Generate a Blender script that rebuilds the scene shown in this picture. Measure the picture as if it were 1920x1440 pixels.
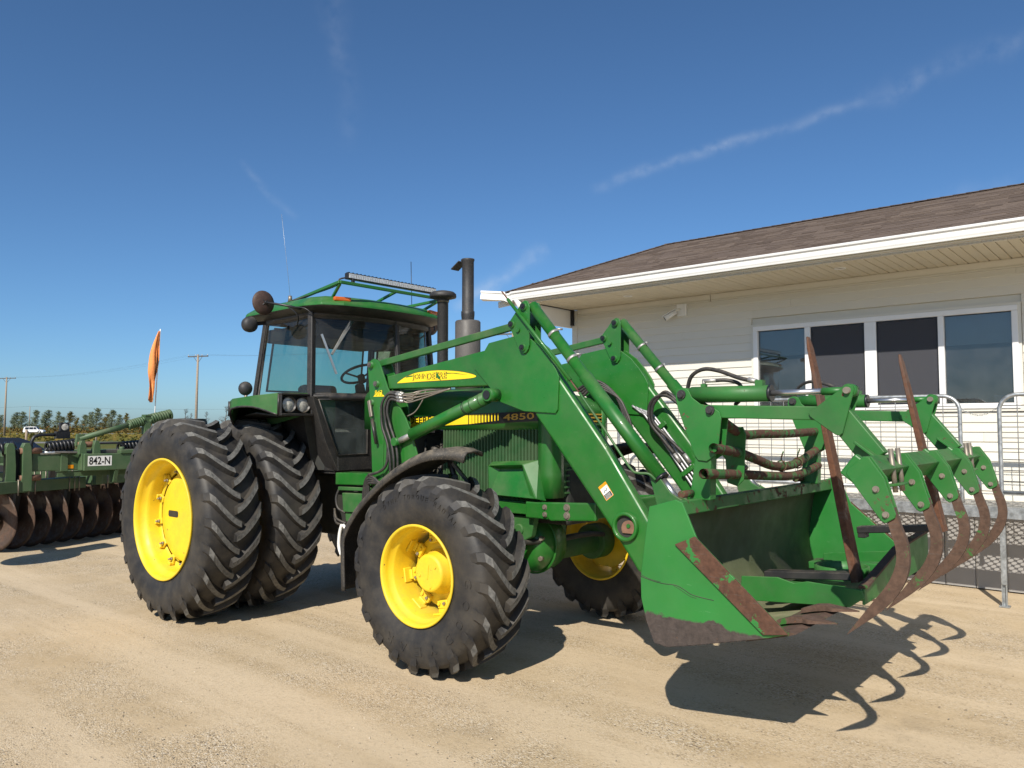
import bpy, bmesh, math, random
from mathutils import Vector, Matrix, Quaternion
random.seed(7)
R = math.radians
PI = math.pi
for o in list(bpy.data.objects):
    bpy.data.objects.remove(o)
S = bpy.context.scene
COL = S.collection

# ------------------------------------------------------------------ camera, sky, sun, exposure
YAW, PITCH = 40.534, 3.104
cd = bpy.data.cameras.new('camera')
cam = bpy.data.objects.new('camera', cd)
COL.objects.link(cam)
cam.location = (7.2147, -5.2355, 1.7706)
cam.rotation_euler = (R(90 + PITCH), 0, R(YAW))
cd.sensor_width = 36.0
cd.lens = 36.0 * 1474.54 / 1920.0
cd.clip_start = 0.05
cd.clip_end = 5000
S.camera = cam

SUN = Vector((0.46, -1.12, 1.0)).normalized()          # towards the sun
SUN_EL = math.asin(SUN.z)
SUN_AZ = math.atan2(SUN.x, SUN.y)
SKY_STRENGTH, SUN_STRENGTH, EXPOSURE = 0.092, 4.3, 0.45

S.view_settings.view_transform = 'Standard'
S.view_settings.look = 'None'
S.view_settings.exposure = EXPOSURE
S.view_settings.gamma = 1.0
S.view_settings.use_curve_mapping = False

world = bpy.data.worlds.new('World')
S.world = world
world.use_nodes = True
wn, wl = world.node_tree.nodes, world.node_tree.links
wn.clear()
sky = wn.new('ShaderNodeTexSky')
sky.sky_type = 'NISHITA'
sky.sun_disc = False
sky.sun_elevation = SUN_EL
sky.sun_rotation = SUN_AZ
sky.altitude = 250
sky.air_density = 0.8
sky.dust_density = 0.8
sky.ozone_density = 14.0
bg = wn.new('ShaderNodeBackground')
bg.inputs['Strength'].default_value = SKY_STRENGTH
wout = wn.new('ShaderNodeOutputWorld')
wl.new(bg.outputs[0], wout.inputs[0])


def wmath(op, a, b=None):
    n = wn.new('ShaderNodeMath')
    n.operation = op
    for i, v in enumerate((a, b)):
        if v is None:
            continue
        if isinstance(v, (int, float)):
            n.inputs[i].default_value = v
        else:
            wl.new(v, n.inputs[i])
    return n.outputs[0]


tc = wn.new('ShaderNodeTexCoord')
VIEW = tc.outputs['Generated']


def wdot(vec):
    n = wn.new('ShaderNodeVectorMath')
    n.operation = 'DOT_PRODUCT'
    wl.new(VIEW, n.inputs[0])
    n.inputs[1].default_value = vec
    return n.outputs['Value']


def wnoise(scale, detail, lo, hi, stretch=None):
    n = wn.new('ShaderNodeTexNoise')
    n.inputs['Scale'].default_value = scale
    n.inputs['Detail'].default_value = detail
    wl.new(VIEW, n.inputs['Vector'])
    m = wn.new('ShaderNodeMapRange')
    m.inputs['From Min'].default_value = lo
    m.inputs['From Max'].default_value = hi
    wl.new(n.outputs['Fac'], m.inputs['Value'])
    return m.outputs[0]


def sky_dir(az_right, el):
    """unit direction from a bearing (deg right of the lens axis) and an elevation (deg)"""
    a = R(YAW) - R(az_right)
    return Vector((-math.sin(a) * math.cos(R(el)), math.cos(a) * math.cos(R(el)), math.sin(R(el))))


# old, spread contrails: thin bands along great circles, broken up by noise
cloud = None
for (a0, e0, a1, e1, wid, amt, thr) in (
        (-4.5, 8.6, 2.8, 13.0, 0.0085, 0.20, 0.46), (5.5, 16.8, 25.5, 21.0, 0.0060, 0.13, 0.44),
        (24.0, 20.8, 36.0, 23.4, 0.010, 0.06, 0.42), (-19.5, 18.0, -15.5, 14.2, 0.0045, 0.06, 0.44),
        (-13.5, 30.0, -11.5, 19.0, 0.012, 0.035, 0.40), (27.0, 13.0, 36.0, 15.5, 0.014, 0.05, 0.40)):
    p, q = sky_dir(a0, e0), sky_dir(a1, e1)
    nrm = p.cross(q).normalized()
    mid = (p + q).normalized()
    along = nrm.cross(mid).normalized()
    half = max(abs(p.dot(along)), abs(q.dot(along)))
    wob = wmath('MULTIPLY', wmath('SUBTRACT', wnoise(14, 3, 0.2, 0.8), 0.5), wid * 2.2)
    d = wmath('ADD', wdot(nrm), wob)
    band = wmath('POWER', 2.718, wmath('MULTIPLY', wmath('POWER', wmath('DIVIDE', d, wid), 2.0), -1.0))
    t = wmath('DIVIDE', wdot(along), half)
    ends = wmath('MAXIMUM', wmath('SUBTRACT', 1.0, wmath('POWER', wmath('ABSOLUTE', t), 4.0)), 0.0)
    fac = wmath('MULTIPLY', wmath('MULTIPLY', band, ends), wmath('MULTIPLY', wmath('MULTIPLY', wnoise(11, 4, thr - 0.16, thr + 0.16), wnoise(55, 10, 0.30, 0.62)), amt * 1.5))
    fac = wmath('MULTIPLY', fac, wmath('GREATER_THAN', wdot(mid), 0.2))
    cloud = fac if cloud is None else wmath('MAXIMUM', cloud, fac)
hsv = wn.new('ShaderNodeHueSaturation')
hsv.inputs['Saturation'].default_value = 1.0
tint = wn.new('ShaderNodeMix')
tint.data_type = 'RGBA'
tint.blend_type = 'MULTIPLY'
tint.inputs['Factor'].default_value = 1.0
tint.inputs['B'].default_value = (0.99, 1.04, 0.95, 1)
wl.new(sky.outputs[0], tint.inputs['A'])
wl.new(tint.outputs['Result'], hsv.inputs['Color'])
wmix = wn.new('ShaderNodeMix')
wmix.data_type = 'RGBA'
wl.new(cloud, wmix.inputs['Factor'])
wl.new(hsv.outputs[0], wmix.inputs['A'])
wmix.inputs['B'].default_value = (6.2, 6.6, 7.2, 1)
wl.new(wmix.outputs['Result'], bg.inputs['Color'])

sl = bpy.data.lights.new('sun', 'SUN')
sl.energy = SUN_STRENGTH
sl.angle = R(0.5)
sl.color = (1.0, 0.93, 0.82)
sun = bpy.data.objects.new('sun', sl)
COL.objects.link(sun)
sun.rotation_euler = SUN.to_track_quat('Z', 'Y').to_euler()
sun.location = SUN * 50

# ------------------------------------------------------------------ helpers: materials
MATS = {}


class NT:
    """small node-tree writer"""

    def __init__(self, name):
        self.m = bpy.data.materials.new(name)
        self.m.use_nodes = True
        self.n, self.l = self.m.node_tree.nodes, self.m.node_tree.links
        self.n.clear()
        self.out = self.n.new('ShaderNodeOutputMaterial')
        self.tc = self.n.new('ShaderNodeTexCoord')
        self.geo = self.n.new('ShaderNodeNewGeometry')
        self.pos = self.geo.outputs['Position']
        self.obj = self.tc.outputs['Object']
        MATS[name] = self.m

    def put(self, node, key, v):
        if v is None:
            return
        if isinstance(v, (int, float)):
            node.inputs[key].default_value = v
        elif isinstance(v, (tuple, list)):
            d = node.inputs[key].default_value
            node.inputs[key].default_value = tuple(v) + ((1,) if len(v) == 3 and len(d) == 4 else ())
        else:
            self.l.new(v, node.inputs[key])

    def noise(self, scale, detail=4, vec=None, rough=0.55, dist=0.0):
        n = self.n.new('ShaderNodeTexNoise')
        self.put(n, 'Vector', vec if vec is not None else self.obj)
        n.inputs['Scale'].default_value = scale
        n.inputs['Detail'].default_value = detail
        n.inputs['Roughness'].default_value = rough
        n.inputs['Distortion'].default_value = dist
        return n.outputs['Fac']

    def voro(self, scale, vec=None, feature='F1', rnd=1.0, dims='3D', out='Distance'):
        n = self.n.new('ShaderNodeTexVoronoi')
        n.voronoi_dimensions = dims
        n.feature = feature
        self.put(n, 'Vector', vec if vec is not None else self.obj)
        n.inputs['Scale'].default_value = scale
        n.inputs['Randomness'].default_value = rnd
        return n.outputs[out]

    def mapping(self, vec, scale=(1, 1, 1), rot=(0, 0, 0), loc=(0, 0, 0)):
        n = self.n.new('ShaderNodeMapping')
        self.put(n, 'Vector', vec)
        n.inputs['Scale'].default_value = scale
        n.inputs['Rotation'].default_value = rot
        n.inputs['Location'].default_value = loc
        return n.outputs[0]

    def rng(self, v, a, b, c=0.0, d=1.0, smooth=False):
        n = self.n.new('ShaderNodeMapRange')
        if smooth:
            n.interpolation_type = 'SMOOTHSTEP'
        self.put(n, 'Value', v)
        for k, x in zip(('From Min', 'From Max', 'To Min', 'To Max'), (a, b, c, d)):
            n.inputs[k].default_value = x
        return n.outputs[0]

    def math(self, op, a, b=0.0):
        n = self.n.new('ShaderNodeMath')
        n.operation = op
        self.put(n, 0, a)
        self.put(n, 1, b)
        return n.outputs[0]

    def mix(self, f, a, b, blend='MIX'):
        n = self.n.new('ShaderNodeMix')
        n.data_type = 'RGBA'
        n.blend_type = blend
        self.put(n, 'Factor', f)
        self.put(n, 'A', a)
        self.put(n, 'B', b)
        return n.outputs['Result']

    def sep(self, vec):
        n = self.n.new('ShaderNodeSeparateXYZ')
        self.put(n, 0, vec)
        return n.outputs

    def bump(self, h, strength=0.3, dist=0.01, normal=None):
        n = self.n.new('ShaderNodeBump')
        n.inputs['Strength'].default_value = strength
        n.inputs['Distance'].default_value = dist
        self.put(n, 'Height', h)
        self.put(n, 'Normal', normal)
        return n.outputs[0]

    def bsdf(self, color, rough=0.5, metal=0.0, normal=None, spec=None, coat=0.0):
        n = self.n.new('ShaderNodeBsdfPrincipled')
        self.put(n, 'Base Color', color)
        self.put(n, 'Roughness', rough)
        self.put(n, 'Metallic', metal)
        self.put(n, 'Normal', normal)
        if spec is not None:
            n.inputs['Specular IOR Level'].default_value = spec
        if coat:
            n.inputs['Coat Weight'].default_value = coat
            n.inputs['Coat Roughness'].default_value = 0.08
        return n.outputs[0]

    def done(self, sh):
        self.l.new(sh, self.out.inputs['Surface'])
        return self.m

    def rnd(self):
        return self.n.new('ShaderNodeObjectInfo').outputs['Random']

    def island(self):
        return self.geo.outputs['Random Per Island']


def sc(c, k):
    return tuple(min(1, x * k) for x in c)


def simple(name, color, rough=0.5, metal=0.0, var=0.12, scale=6.0, fine=0.0, dust=0.0, dustcol=(0.30, 0.25, 0.18), bump=0.0,
           spec=None, coat=0.0):
    t = NT(name)
    n1 = t.noise(scale, 5)
    col = t.mix(t.rng(n1, 0.3, 0.7), sc(color, 1 - var), sc(color, 1 + var))
    rg = t.rng(n1, 0.3, 0.7, rough * 0.85, min(1, rough * 1.2))
    if fine:
        f = t.noise(scale * 18, 3)
        col = t.mix(t.rng(f, 0.55, 0.75, 0, fine), col, dustcol)
    if dust:
        up = t.rng(t.sep(t.geo.outputs['Normal'])[2], 0.1, 0.95, 0.15, 1.0)
        dn = t.rng(t.noise(scale * 2.2, 6), 0.35, 0.75)
        df = t.math('MULTIPLY', t.math('MULTIPLY', up, dn), dust)
        col = t.mix(df, col, dustcol)
        rg = t.math('ADD', rg, t.math('MULTIPLY', df, 0.5))
    nm = t.bump(t.noise(scale * 25, 3), bump, 0.004) if bump else None
    return t.done(t.bsdf(col, rg, metal, nm, spec, coat))


def paint(name, color, rough=0.35, rust=0.0, *, chips=0.0, grime=0.0, rust_scale=5.0, dust=0.25, scratch=0.3, low=None, coat=0.0, rustcol=(0.085, 0.04, 0.024)):
    """enamel on steel: fading, scratches down to lighter paint, chips to rust, dust lying on top"""
    t = NT(name)
    n1 = t.noise(2.2, 5)
    col = t.mix(t.rng(n1, 0.3, 0.7), sc(color, 0.88), sc(color, 1.12))
    rg = t.rng(t.noise(7.0, 4), 0.3, 0.7, rough * 0.8, rough * 1.35)
    if scratch:
        v = t.mapping(t.obj, (2.5, 30, 30), (0.3, 0.5, 0.2))
        s1 = t.rng(t.noise(3.0, 6, v, 0.7), 0.66, 0.72)
        v2 = t.mapping(t.obj, (40, 6, 4), (0.1, 0.9, 0.4))
        s2 = t.rng(t.noise(2.0, 6, v2, 0.7), 0.68, 0.74)
        sm = t.math('MULTIPLY', t.math('MAXIMUM', s1, s2), scratch)
        col = t.mix(sm, col, sc(tuple(x + 0.10 for x in color), 1.2))
        rg = t.math('ADD', rg, t.math('MULTIPLY', sm, 0.25))
    if dust:
        up = t.rng(t.sep(t.geo.outputs['Normal'])[2], -0.2, 0.95, 0.12, 1.0)
        dn = t.rng(t.noise(5.0, 7, None, 0.65), 0.38, 0.78)
        df = t.math('MULTIPLY', t.math('MULTIPLY', up, dn), dust)
        col = t.mix(df, col, (0.28, 0.23, 0.16))
        rg = t.math('ADD', rg, t.math('MULTIPLY', df, 0.6))
    if grime:
        gm = t.math('MULTIPLY', t.rng(t.noise(1.7, 8, None, 0.7), 0.46, 0.74), grime)
        col = t.mix(gm, col, (0.055, 0.048, 0.036))
        rg = t.math('ADD', rg, t.math('MULTIPLY', gm, 0.5))
        fad = t.rng(t.noise(0.9, 5), 0.4, 0.7, 0, 0.25)
        col = t.mix(fad, col, sc(tuple(x + 0.008 for x in color), 1.35))
    if chips:
        cm = t.math('MULTIPLY', t.rng(t.voro(26, t.mapping(t.obj, (1.6, 1, 0.8), (0, 0.9, 0))), 0.0, 0.11, 1, 0), t.rng(t.noise(1.1, 4), 0.45, 0.62))
        col = t.mix(t.math('MULTIPLY', t.rng(cm, 0.3, 0.5), chips), col, (0.22, 0.30, 0.17))
    nm = None
    if rust:
        rn = t.noise(rust_scale, 9, None, 0.68, 0.4)
        th = 0.78 - rust * 0.42
        rm = t.rng(rn, th, th + 0.025)
        if low is not None:
            z = t.sep(t.pos)[2]
            lm = t.rng(z, low[0], low[1], 1.0, 0.0)
            rm = t.math('MAXIMUM', rm, t.rng(t.math('ADD', t.math('MULTIPLY', lm, 0.65), t.math('MULTIPLY', rn, 0.6)), 0.60, 0.64))
        rc = t.mix(t.rng(t.noise(26, 8, None, 0.7), 0.35, 0.7), sc(rustcol, 0.72), sc(rustcol, 1.4))
        rc = t.mix(t.rng(t.noise(30, 8, None, 0.7), 0.66, 0.72, 0, 0.8), rc, (0.26, 0.10, 0.03))
        rc = t.mix(t.rng(t.noise(14, 5, t.mapping(t.obj, (1, 1, 6)), 0.7), 0.58, 0.72, 0, 0.6), rc, (0.10, 0.085, 0.075))
        col = t.mix(rm, col, rc)
        rg = t.math('ADD', rg, t.math('MULTIPLY', rm, 0.4))
        nm = t.bump(t.math('MULTIPLY', t.noise(60, 4), rm), 0.35, 0.004)
        nm = t.bump(t.math('SUBTRACT', 1.0, rm), 0.5, 0.0015, nm)
    return t.done(t.bsdf(col, rg, 0.0, nm, None, coat))


GREEN = (0.010, 0.126, 0.013)
paint('tractor_green', GREEN, 0.34, dust=0.34, scratch=0.25, coat=0.2, chips=0.9, grime=0.30)
paint('dusty_green', (0.016, 0.110, 0.020), 0.48, dust=0.7, scratch=0.15, grime=0.55)
paint('bucket_green', (0.016, 0.15, 0.024), 0.40, rust=0.22, rust_scale=4.0, dust=0.3, scratch=0.35, grime=0.5)
paint('bucket_side_green', (0.020, 0.17, 0.030), 0.42, rust=0.10, rust_scale=3.5, dust=0.15, scratch=0.6, low=(0.62, 0.80), rustcol=(0.055, 0.042, 0.036), chips=0.3)
paint('bucket_inner_green', (0.105, 0.130, 0.058), 0.72, rust=0.22, rust_scale=12, dust=0.8, scratch=0.0, grime=0.45)
paint('screen_green', (0.018, 0.075, 0.022), 0.55, dust=0.6, scratch=0.1, grime=0.5)
paint('lip_green', (0.018, 0.14, 0.024), 0.5, rust=0.52, rust_scale=13, dust=0.4, scratch=0.3, grime=0.4)
paint('wear_strip', (0.02, 0.17, 0.03), 0.55, rust=0.88, rust_scale=9, dust=0.2, scratch=0.3)
paint('grapple_green', (0.014, 0.135, 0.020), 0.42, rust=0.36, rust_scale=11, dust=0.35, scratch=0.3, grime=0.45)
paint('tine_rust', (0.03, 0.12, 0.02), 0.6, rust=0.97, rust_scale=9, dust=0.2, scratch=0.2, rustcol=(0.085, 0.050, 0.034))
paint('pipe_rust', (0.03, 0.13, 0.03), 0.6, rust=0.78, rust_scale=14, dust=0.2, scratch=0.2)
paint('fork_rust', (0.10, 0.05, 0.03), 0.55, rust=0.75, rust_scale=5, dust=0.3, scratch=0.3, rustcol=(0.11, 0.048, 0.026))
paint('fork_black', (0.016, 0.016, 0.018), 0.5, rust=0.06, dust=0.45, scratch=0.3)
paint('rim_yellow', (0.78, 0.545, 0.018), 0.38, rust=0.27, rust_scale=26, dust=0.40, scratch=0.3, grime=0.5)
paint('harrow_green', (0.052, 0.105, 0.045), 0.5, rust=0.08, rust_scale=9, dust=0.55, scratch=0.3)
paint('disc_steel', (0.050, 0.030, 0.020), 0.55, rust=0.7, rust_scale=4, dust=0.3, scratch=0.3, rustcol=(0.075, 0.044, 0.030))
simple('black_plastic', (0.012, 0.012, 0.013), 0.42, dust=0.35, fine=0.12)
simple('dusty_plastic', (0.022, 0.021, 0.020), 0.6, dust=0.8, fine=0.35)
simple('black_frame', (0.016, 0.016, 0.017), 0.5, dust=0.25, fine=0.25)
simple('cab_interior', (0.03, 0.03, 0.032), 0.8)
simple('seat_fabric', (0.035, 0.028, 0.022), 0.9)
simple('exhaust_black', (0.022, 0.022, 0.024), 0.55, fine=0.2, dust=0.2)
simple('muffler_grey', (0.085, 0.078, 0.072), 0.62, fine=0.25, var=0.2)
simple('engine_dark', (0.018, 0.020, 0.018), 0.7, dust=0.4)
simple('hose_rubber', (0.020, 0.020, 0.021), 0.5, dust=0.5, fine=0.2, scale=9)
simple('steel', (0.42, 0.41, 0.39), 0.48, 0.7, fine=0.1, scale=14)
simple('chrome', (0.58, 0.58, 0.58), 0.30, 0.9, var=0.03)
simple('plated_tube', (0.42, 0.42, 0.43), 0.5, 0.6, var=0.1)
simple('bolt_steel', (0.27, 0.235, 0.19), 0.5, 0.6, fine=0.3, scale=20)
simple('galvanised', (0.40, 0.42, 0.43), 0.45, 0.75, var=0.25, scale=22)
simple('orange_lens', (0.55, 0.12, 0.015), 0.25)
simple('lens_glass', (0.42, 0.41, 0.37), 0.18, 0.0, var=0.45, scale=40, coat=0.6)
simple('led_lens', (0.62, 0.63, 0.62), 0.15, 0.3, var=0.3, scale=60)
simple('mirror_back', (0.050, 0.026, 0.020), 0.6, fine=0.35, var=0.3, scale=16)
simple('lamp_back', (0.020, 0.021, 0.024), 0.55, dust=0.35)
simple('aluminium', (0.60, 0.60, 0.58), 0.35, 0.85)
simple('decal_yellow', (0.82, 0.62, 0.015), 0.35, var=0.05)
simple('decal_gold', (0.50, 0.30, 0.04), 0.4, var=0.08)
simple('decal_black', (0.008, 0.008, 0.008), 0.35)
simple('decal_brown', (0.10, 0.055, 0.02), 0.4)
simple('sticker_white', (0.75, 0.75, 0.72), 0.45, var=0.04)
simple('sticker_orange', (0.75, 0.22, 0.02), 0.45)
simple('reflector_orange', (0.80, 0.30, 0.01), 0.3)
simple('brown_lug', (0.20, 0.105, 0.065), 0.75, fine=0.4, var=0.25, scale=18, bump=0.5)
simple('white_metal', (0.80, 0.80, 0.78), 0.35, var=0.03, fine=0.04)
simple('white_vinyl', (0.80, 0.80, 0.79), 0.4, var=0.02)
simple('trim_black', (0.012, 0.013, 0.016), 0.4)
simple('orange_cloth', (0.80, 0.29, 0.085), 0.8, var=0.1)
simple('black_cloth', (0.02, 0.015, 0.015), 0.9)
simple('weathered_wood', (0.30, 0.24, 0.18), 0.85, var=0.25, scale=9, fine=0.2)
simple('pole_arm', (0.09, 0.085, 0.08), 0.8)
simple('mesh_wire', (0.20, 0.205, 0.21), 0.6, 0.3, var=0.15)
simple('wire_dark', (0.05, 0.055, 0.06), 0.6)
simple('insulator', (0.5, 0.5, 0.5), 0.3)
simple('car_white', (0.75, 0.75, 0.74), 0.25, var=0.02, coat=0.5)
simple('car_black', (0.006, 0.006, 0.007), 0.55, var=0.05)
simple('car_glass', (0.012, 0.015, 0.02), 0.06)
simple('car_tyre', (0.015, 0.015, 0.016), 0.8)
simple('pot_white', (0.75, 0.75, 0.72), 0.5)
simple('pot_blue', (0.16, 0.28, 0.55), 0.4)
simple('plant_dry', (0.30, 0.25, 0.15), 0.9)
simple('vest_yellow', (0.62, 0.75, 0.03), 0.8)
simple('vest_grey', (0.45, 0.46, 0.46), 0.5)
simple('skirt_grey', (0.30, 0.29, 0.28), 0.6, var=0.06)
simple('room_wall', (0.26, 0.25, 0.23), 0.9)
simple('pale_sheet', (0.62, 0.63, 0.64), 0.8, var=0.03)
simple('chair_dark', (0.03, 0.03, 0.035), 0.7)
simple('seal_black', (0.01, 0.01, 0.01), 0.7)

# tyre rubber: dark, with dust ground into the side wall and the worn lug faces
t = NT('tyre_rubber')
n1 = t.noise(4, 6)
col = t.mix(t.rng(n1, 0.35, 0.7), (0.011, 0.011, 0.012), (0.024, 0.023, 0.023))
rr = t.n.new('ShaderNodeVectorMath')
rr.operation = 'MULTIPLY'
t.put(rr, 0, t.obj)
rr.inputs[1].default_value = (1, 0, 1)
ln = t.n.new('ShaderNodeVectorMath')
ln.operation = 'LENGTH'
t.put(ln, 0, rr.outputs[0])
scuff = t.math('MULTIPLY', t.rng(t.noise(9, 7, None, 0.7), 0.42, 0.72), 0.5)
col = t.mix(scuff, col, (0.075, 0.064, 0.048))
col = t.mix(t.rng(t.noise(2.1, 6, None, 0.65), 0.45, 0.75, 0, 0.55), col, (0.070, 0.058, 0.042))
crk = t.rng(t.voro(70, None, 'DISTANCE_TO_EDGE'), 0.0, 0.03, 1, 0)
nm = t.bump(t.noise(90, 4), 0.12, 0.003)
t.done(t.bsdf(col, t.rng(n1, 0.3, 0.7, 0.50, 0.72), 0, nm))
# lug faces worn pale by gravel
t = NT('tyre_lug')
n1 = t.noise(30, 6)
col = t.mix(t.rng(n1, 0.35, 0.65), (0.068, 0.067, 0.063), (0.145, 0.141, 0.130))
col = t.mix(t.rng(t.voro(120), 0.0, 0.16, 0.8, 0), col, (0.02, 0.02, 0.02))
t.done(t.bsdf(col, 0.8, 0, t.bump(t.noise(140, 3), 0.4, 0.003)))

# ground: packed limestone yard with loose gravel, wheel tracks along the tractor's way
t = NT('gravel_yard')
p = t.pos
big = t.noise(0.35, 4, p)
mid = t.noise(2.3, 6, p, 0.6)
trk = t.noise(1.0, 5, t.mapping(p, (0.10, 1.7, 1), (0, 0, R(3))), 0.6)
fine = t.noise(38, 8, p, 0.75)
peb = t.voro(95, p, out='Color')
pebd = t.voro(95, p)
pv = t.sep(peb)[0]
col = t.mix(t.rng(mid, 0.3, 0.7), (0.435, 0.330, 0.198), (0.560, 0.440, 0.285))
col = t.mix(t.rng(trk, 0.44, 0.60, 0, 0.85), col, (0.610, 0.490, 0.335))
col = t.mix(t.rng(big, 0.35, 0.7, 0, 0.40), col, (0.45, 0.35, 0.225))
loose = t.math('MULTIPLY', t.rng(t.noise(1.1, 6, p, 0.6), 0.38, 0.62), t.rng(trk, 0.40, 0.58, 1.0, 0.12))
col = t.mix(t.math('MULTIPLY', t.rng(pv, 0.62, 0.95), loose), col, (0.66, 0.58, 0.46))
col = t.mix(t.math('MULTIPLY', t.rng(pv, 0.22, 0.04), loose), col, (0.19, 0.145, 0.10))
col = t.mix(t.rng(fine, 0.52, 0.72, 0, 0.50), col, (0.21, 0.155, 0.095))
col = t.mix(t.rng(t.noise(70, 5, p, 0.7), 0.56, 0.72, 0, 0.55), col, (0.66, 0.56, 0.40))
stain = t.rng(t.noise(0.8, 5, t.mapping(p, (1, 1, 1), (0, 0, 0), (3.1, 8.2, 0))), 0.66, 0.72, 0, 0.25)
col = t.mix(stain, col, (0.20, 0.16, 0.115))
h = t.math('ADD', t.math('MULTIPLY', fine, 0.5), t.math('MULTIPLY', t.math('MULTIPLY', t.rng(pebd, 0.0, 0.6, 1, 0), loose), 0.9))
h = t.math('ADD', h, t.math('MULTIPLY', mid, 1.2))
nm = t.bump(h, 0.55, 0.016)
t.done(t.bsdf(col, 0.92, 0, nm, 0.2))

t = NT('pebble')
col = t.mix(t.island(), (0.22, 0.17, 0.115), (0.55, 0.47, 0.36))
t.done(t.bsdf(col, 0.9, 0, None, 0.2))

t = NT('field_grass')
p = t.pos
n1 = t.noise(0.05, 6, p)
n2 = t.noise(0.9, 7, p, 0.7)
col = t.mix(t.rng(n1, 0.35, 0.65), (0.085, 0.098, 0.022), (0.16, 0.135, 0.042))
col = t.mix(t.rng(n2, 0.35, 0.7), col, (0.055, 0.080, 0.020))
t.done(t.bsdf(col, 1.0, 0, t.bump(n2, 0.8, 0.15), 0.1))

simple('road_grey', (0.19, 0.18, 0.17), 0.9, var=0.15, scale=0.3)

t = NT('far_bark')
t.done(t.bsdf(t.mix(t.noise(8), (0.06, 0.05, 0.04), (0.16, 0.13, 0.10)), 0.9))
for nm_, a, b in (('leaf_green', (0.105, 0.135, 0.070), (0.24, 0.27, 0.17)), ('leaf_olive', (0.11, 0.11, 0.028), (0.22, 0.165, 0.05)),
                  ('leaf_brush', (0.11, 0.06, 0.022), (0.18, 0.14, 0.045))):
    t = NT(nm_)
    d = t.n.new('ShaderNodeBsdfDiffuse')
    cc = t.mix(t.island(), a, b)
    t.put(d, 'Color', cc)
    tr = t.n.new('ShaderNodeBsdfTranslucent')
    t.put(tr, 'Color', cc)
    ms = t.n.new('ShaderNodeMixShader')
    ms.inputs[0].default_value = 0.25
    t.l.new(d.outputs[0], ms.inputs[1])
    t.l.new(tr.outputs[0], ms.inputs[2])
    t.done(ms.outputs[0])

# vinyl siding
t = NT('siding_vinyl')
rn = t.rnd()
g = t.noise(6, 5, t.mapping(t.pos, (0.6, 6, 22)))
col = t.mix(rn, (0.66, 0.635, 0.555), (0.70, 0.675, 0.60))
col = t.mix(t.rng(g, 0.4, 0.75, 0, 0.22), col, (0.58, 0.55, 0.47))
t.done(t.bsdf(col, 0.5, 0, t.bump(g, 0.12, 0.003)))
# perforated soffit
t = NT('soffit_vinyl')
d = t.voro(90, t.mapping(t.pos, (1, 1, 0)), rnd=0.0, dims='2D')
col = t.mix(t.rng(d, 0.20, 0.30, 1, 0), (0.66, 0.60, 0.47), (0.34, 0.29, 0.21))
t.done(t.bsdf(col, 0.55))
# asphalt shingles
t = NT('shingle')
col = t.mix(t.island(), (0.100, 0.076, 0.062), (0.160, 0.124, 0.100))
col = t.mix(t.rng(t.noise(120, 4, t.pos), 0.45, 0.7, 0, 0.55), col, (0.055, 0.042, 0.036))
col = t.mix(t.rng(t.noise(1.2, 4, t.pos), 0.4, 0.7, 0, 0.35), col, (0.12, 0.095, 0.085))
t.done(t.bsdf(col, 0.95, 0, t.bump(t.noise(160, 3, t.pos), 0.6, 0.004), 0.2))
# walkway of punched plank grating: real see-through holes for light
t = NT('punched_plank')
d = t.voro(17, t.mapping(t.pos, (1, 1.35, 0), (0, 0, R(45))), rnd=0.0, dims='2D')
hole = t.rng(d, 0.42, 0.425, 1, 0)
seam = t.rng(t.math('ABSOLUTE', t.math('SUBTRACT', t.math('FRACT', t.math('MULTIPLY', t.sep(t.pos)[1], 3.1)), 0.5)), 0.43, 0.44, 1, 0)
hole = t.math('MULTIPLY', hole, seam)
gal = t.bsdf(t.mix(t.noise(18), (0.36, 0.37, 0.37), (0.50, 0.51, 0.50)), 0.5, 0.5)
trn = t.n.new('ShaderNodeBsdfTransparent')
ms = t.n.new('ShaderNodeMixShader')
t.l.new(hole, ms.inputs[0])
t.l.new(gal, ms.inputs[1])
t.l.new(trn.outputs[0], ms.inputs[2])
t.done(ms.outputs[0])


def glass(name, tint, refl=1.0, ior=1.5, dirt_sheen=0.0, dirt_sheen_col=(0.4, 0.38, 0.33)):  # diffuse film: dirt on the cab panes, painted reflection on the others
    t = NT(name)
    tr = t.n.new('ShaderNodeBsdfTransparent')
    t.put(tr, 'Color', tint)
    gl = t.n.new('ShaderNodeBsdfGlossy')
    gl.inputs['Roughness'].default_value = 0.0
    fr = t.n.new('ShaderNodeFresnel')
    fr.inputs['IOR'].default_value = ior
    ms = t.n.new('ShaderNodeMixShader')
    t.l.new(t.math('MULTIPLY', fr.outputs[0], refl), ms.inputs[0])
    t.l.new(tr.outputs[0], ms.inputs[1])
    t.l.new(gl.outputs[0], ms.inputs[2])
    sh = ms.outputs[0]
    if dirt_sheen:
        df = t.n.new('ShaderNodeBsdfDiffuse')
        t.put(df, 'Color', dirt_sheen_col)
        m2 = t.n.new('ShaderNodeMixShader')
        t.l.new(t.rng(t.noise(5, 6), 0.3, 0.8, dirt_sheen * 0.3, dirt_sheen), m2.inputs[0])
        t.l.new(sh, m2.inputs[1])
        t.l.new(df.outputs[0], m2.inputs[2])
        sh = m2.outputs[0]
    return t.done(sh)


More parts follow.
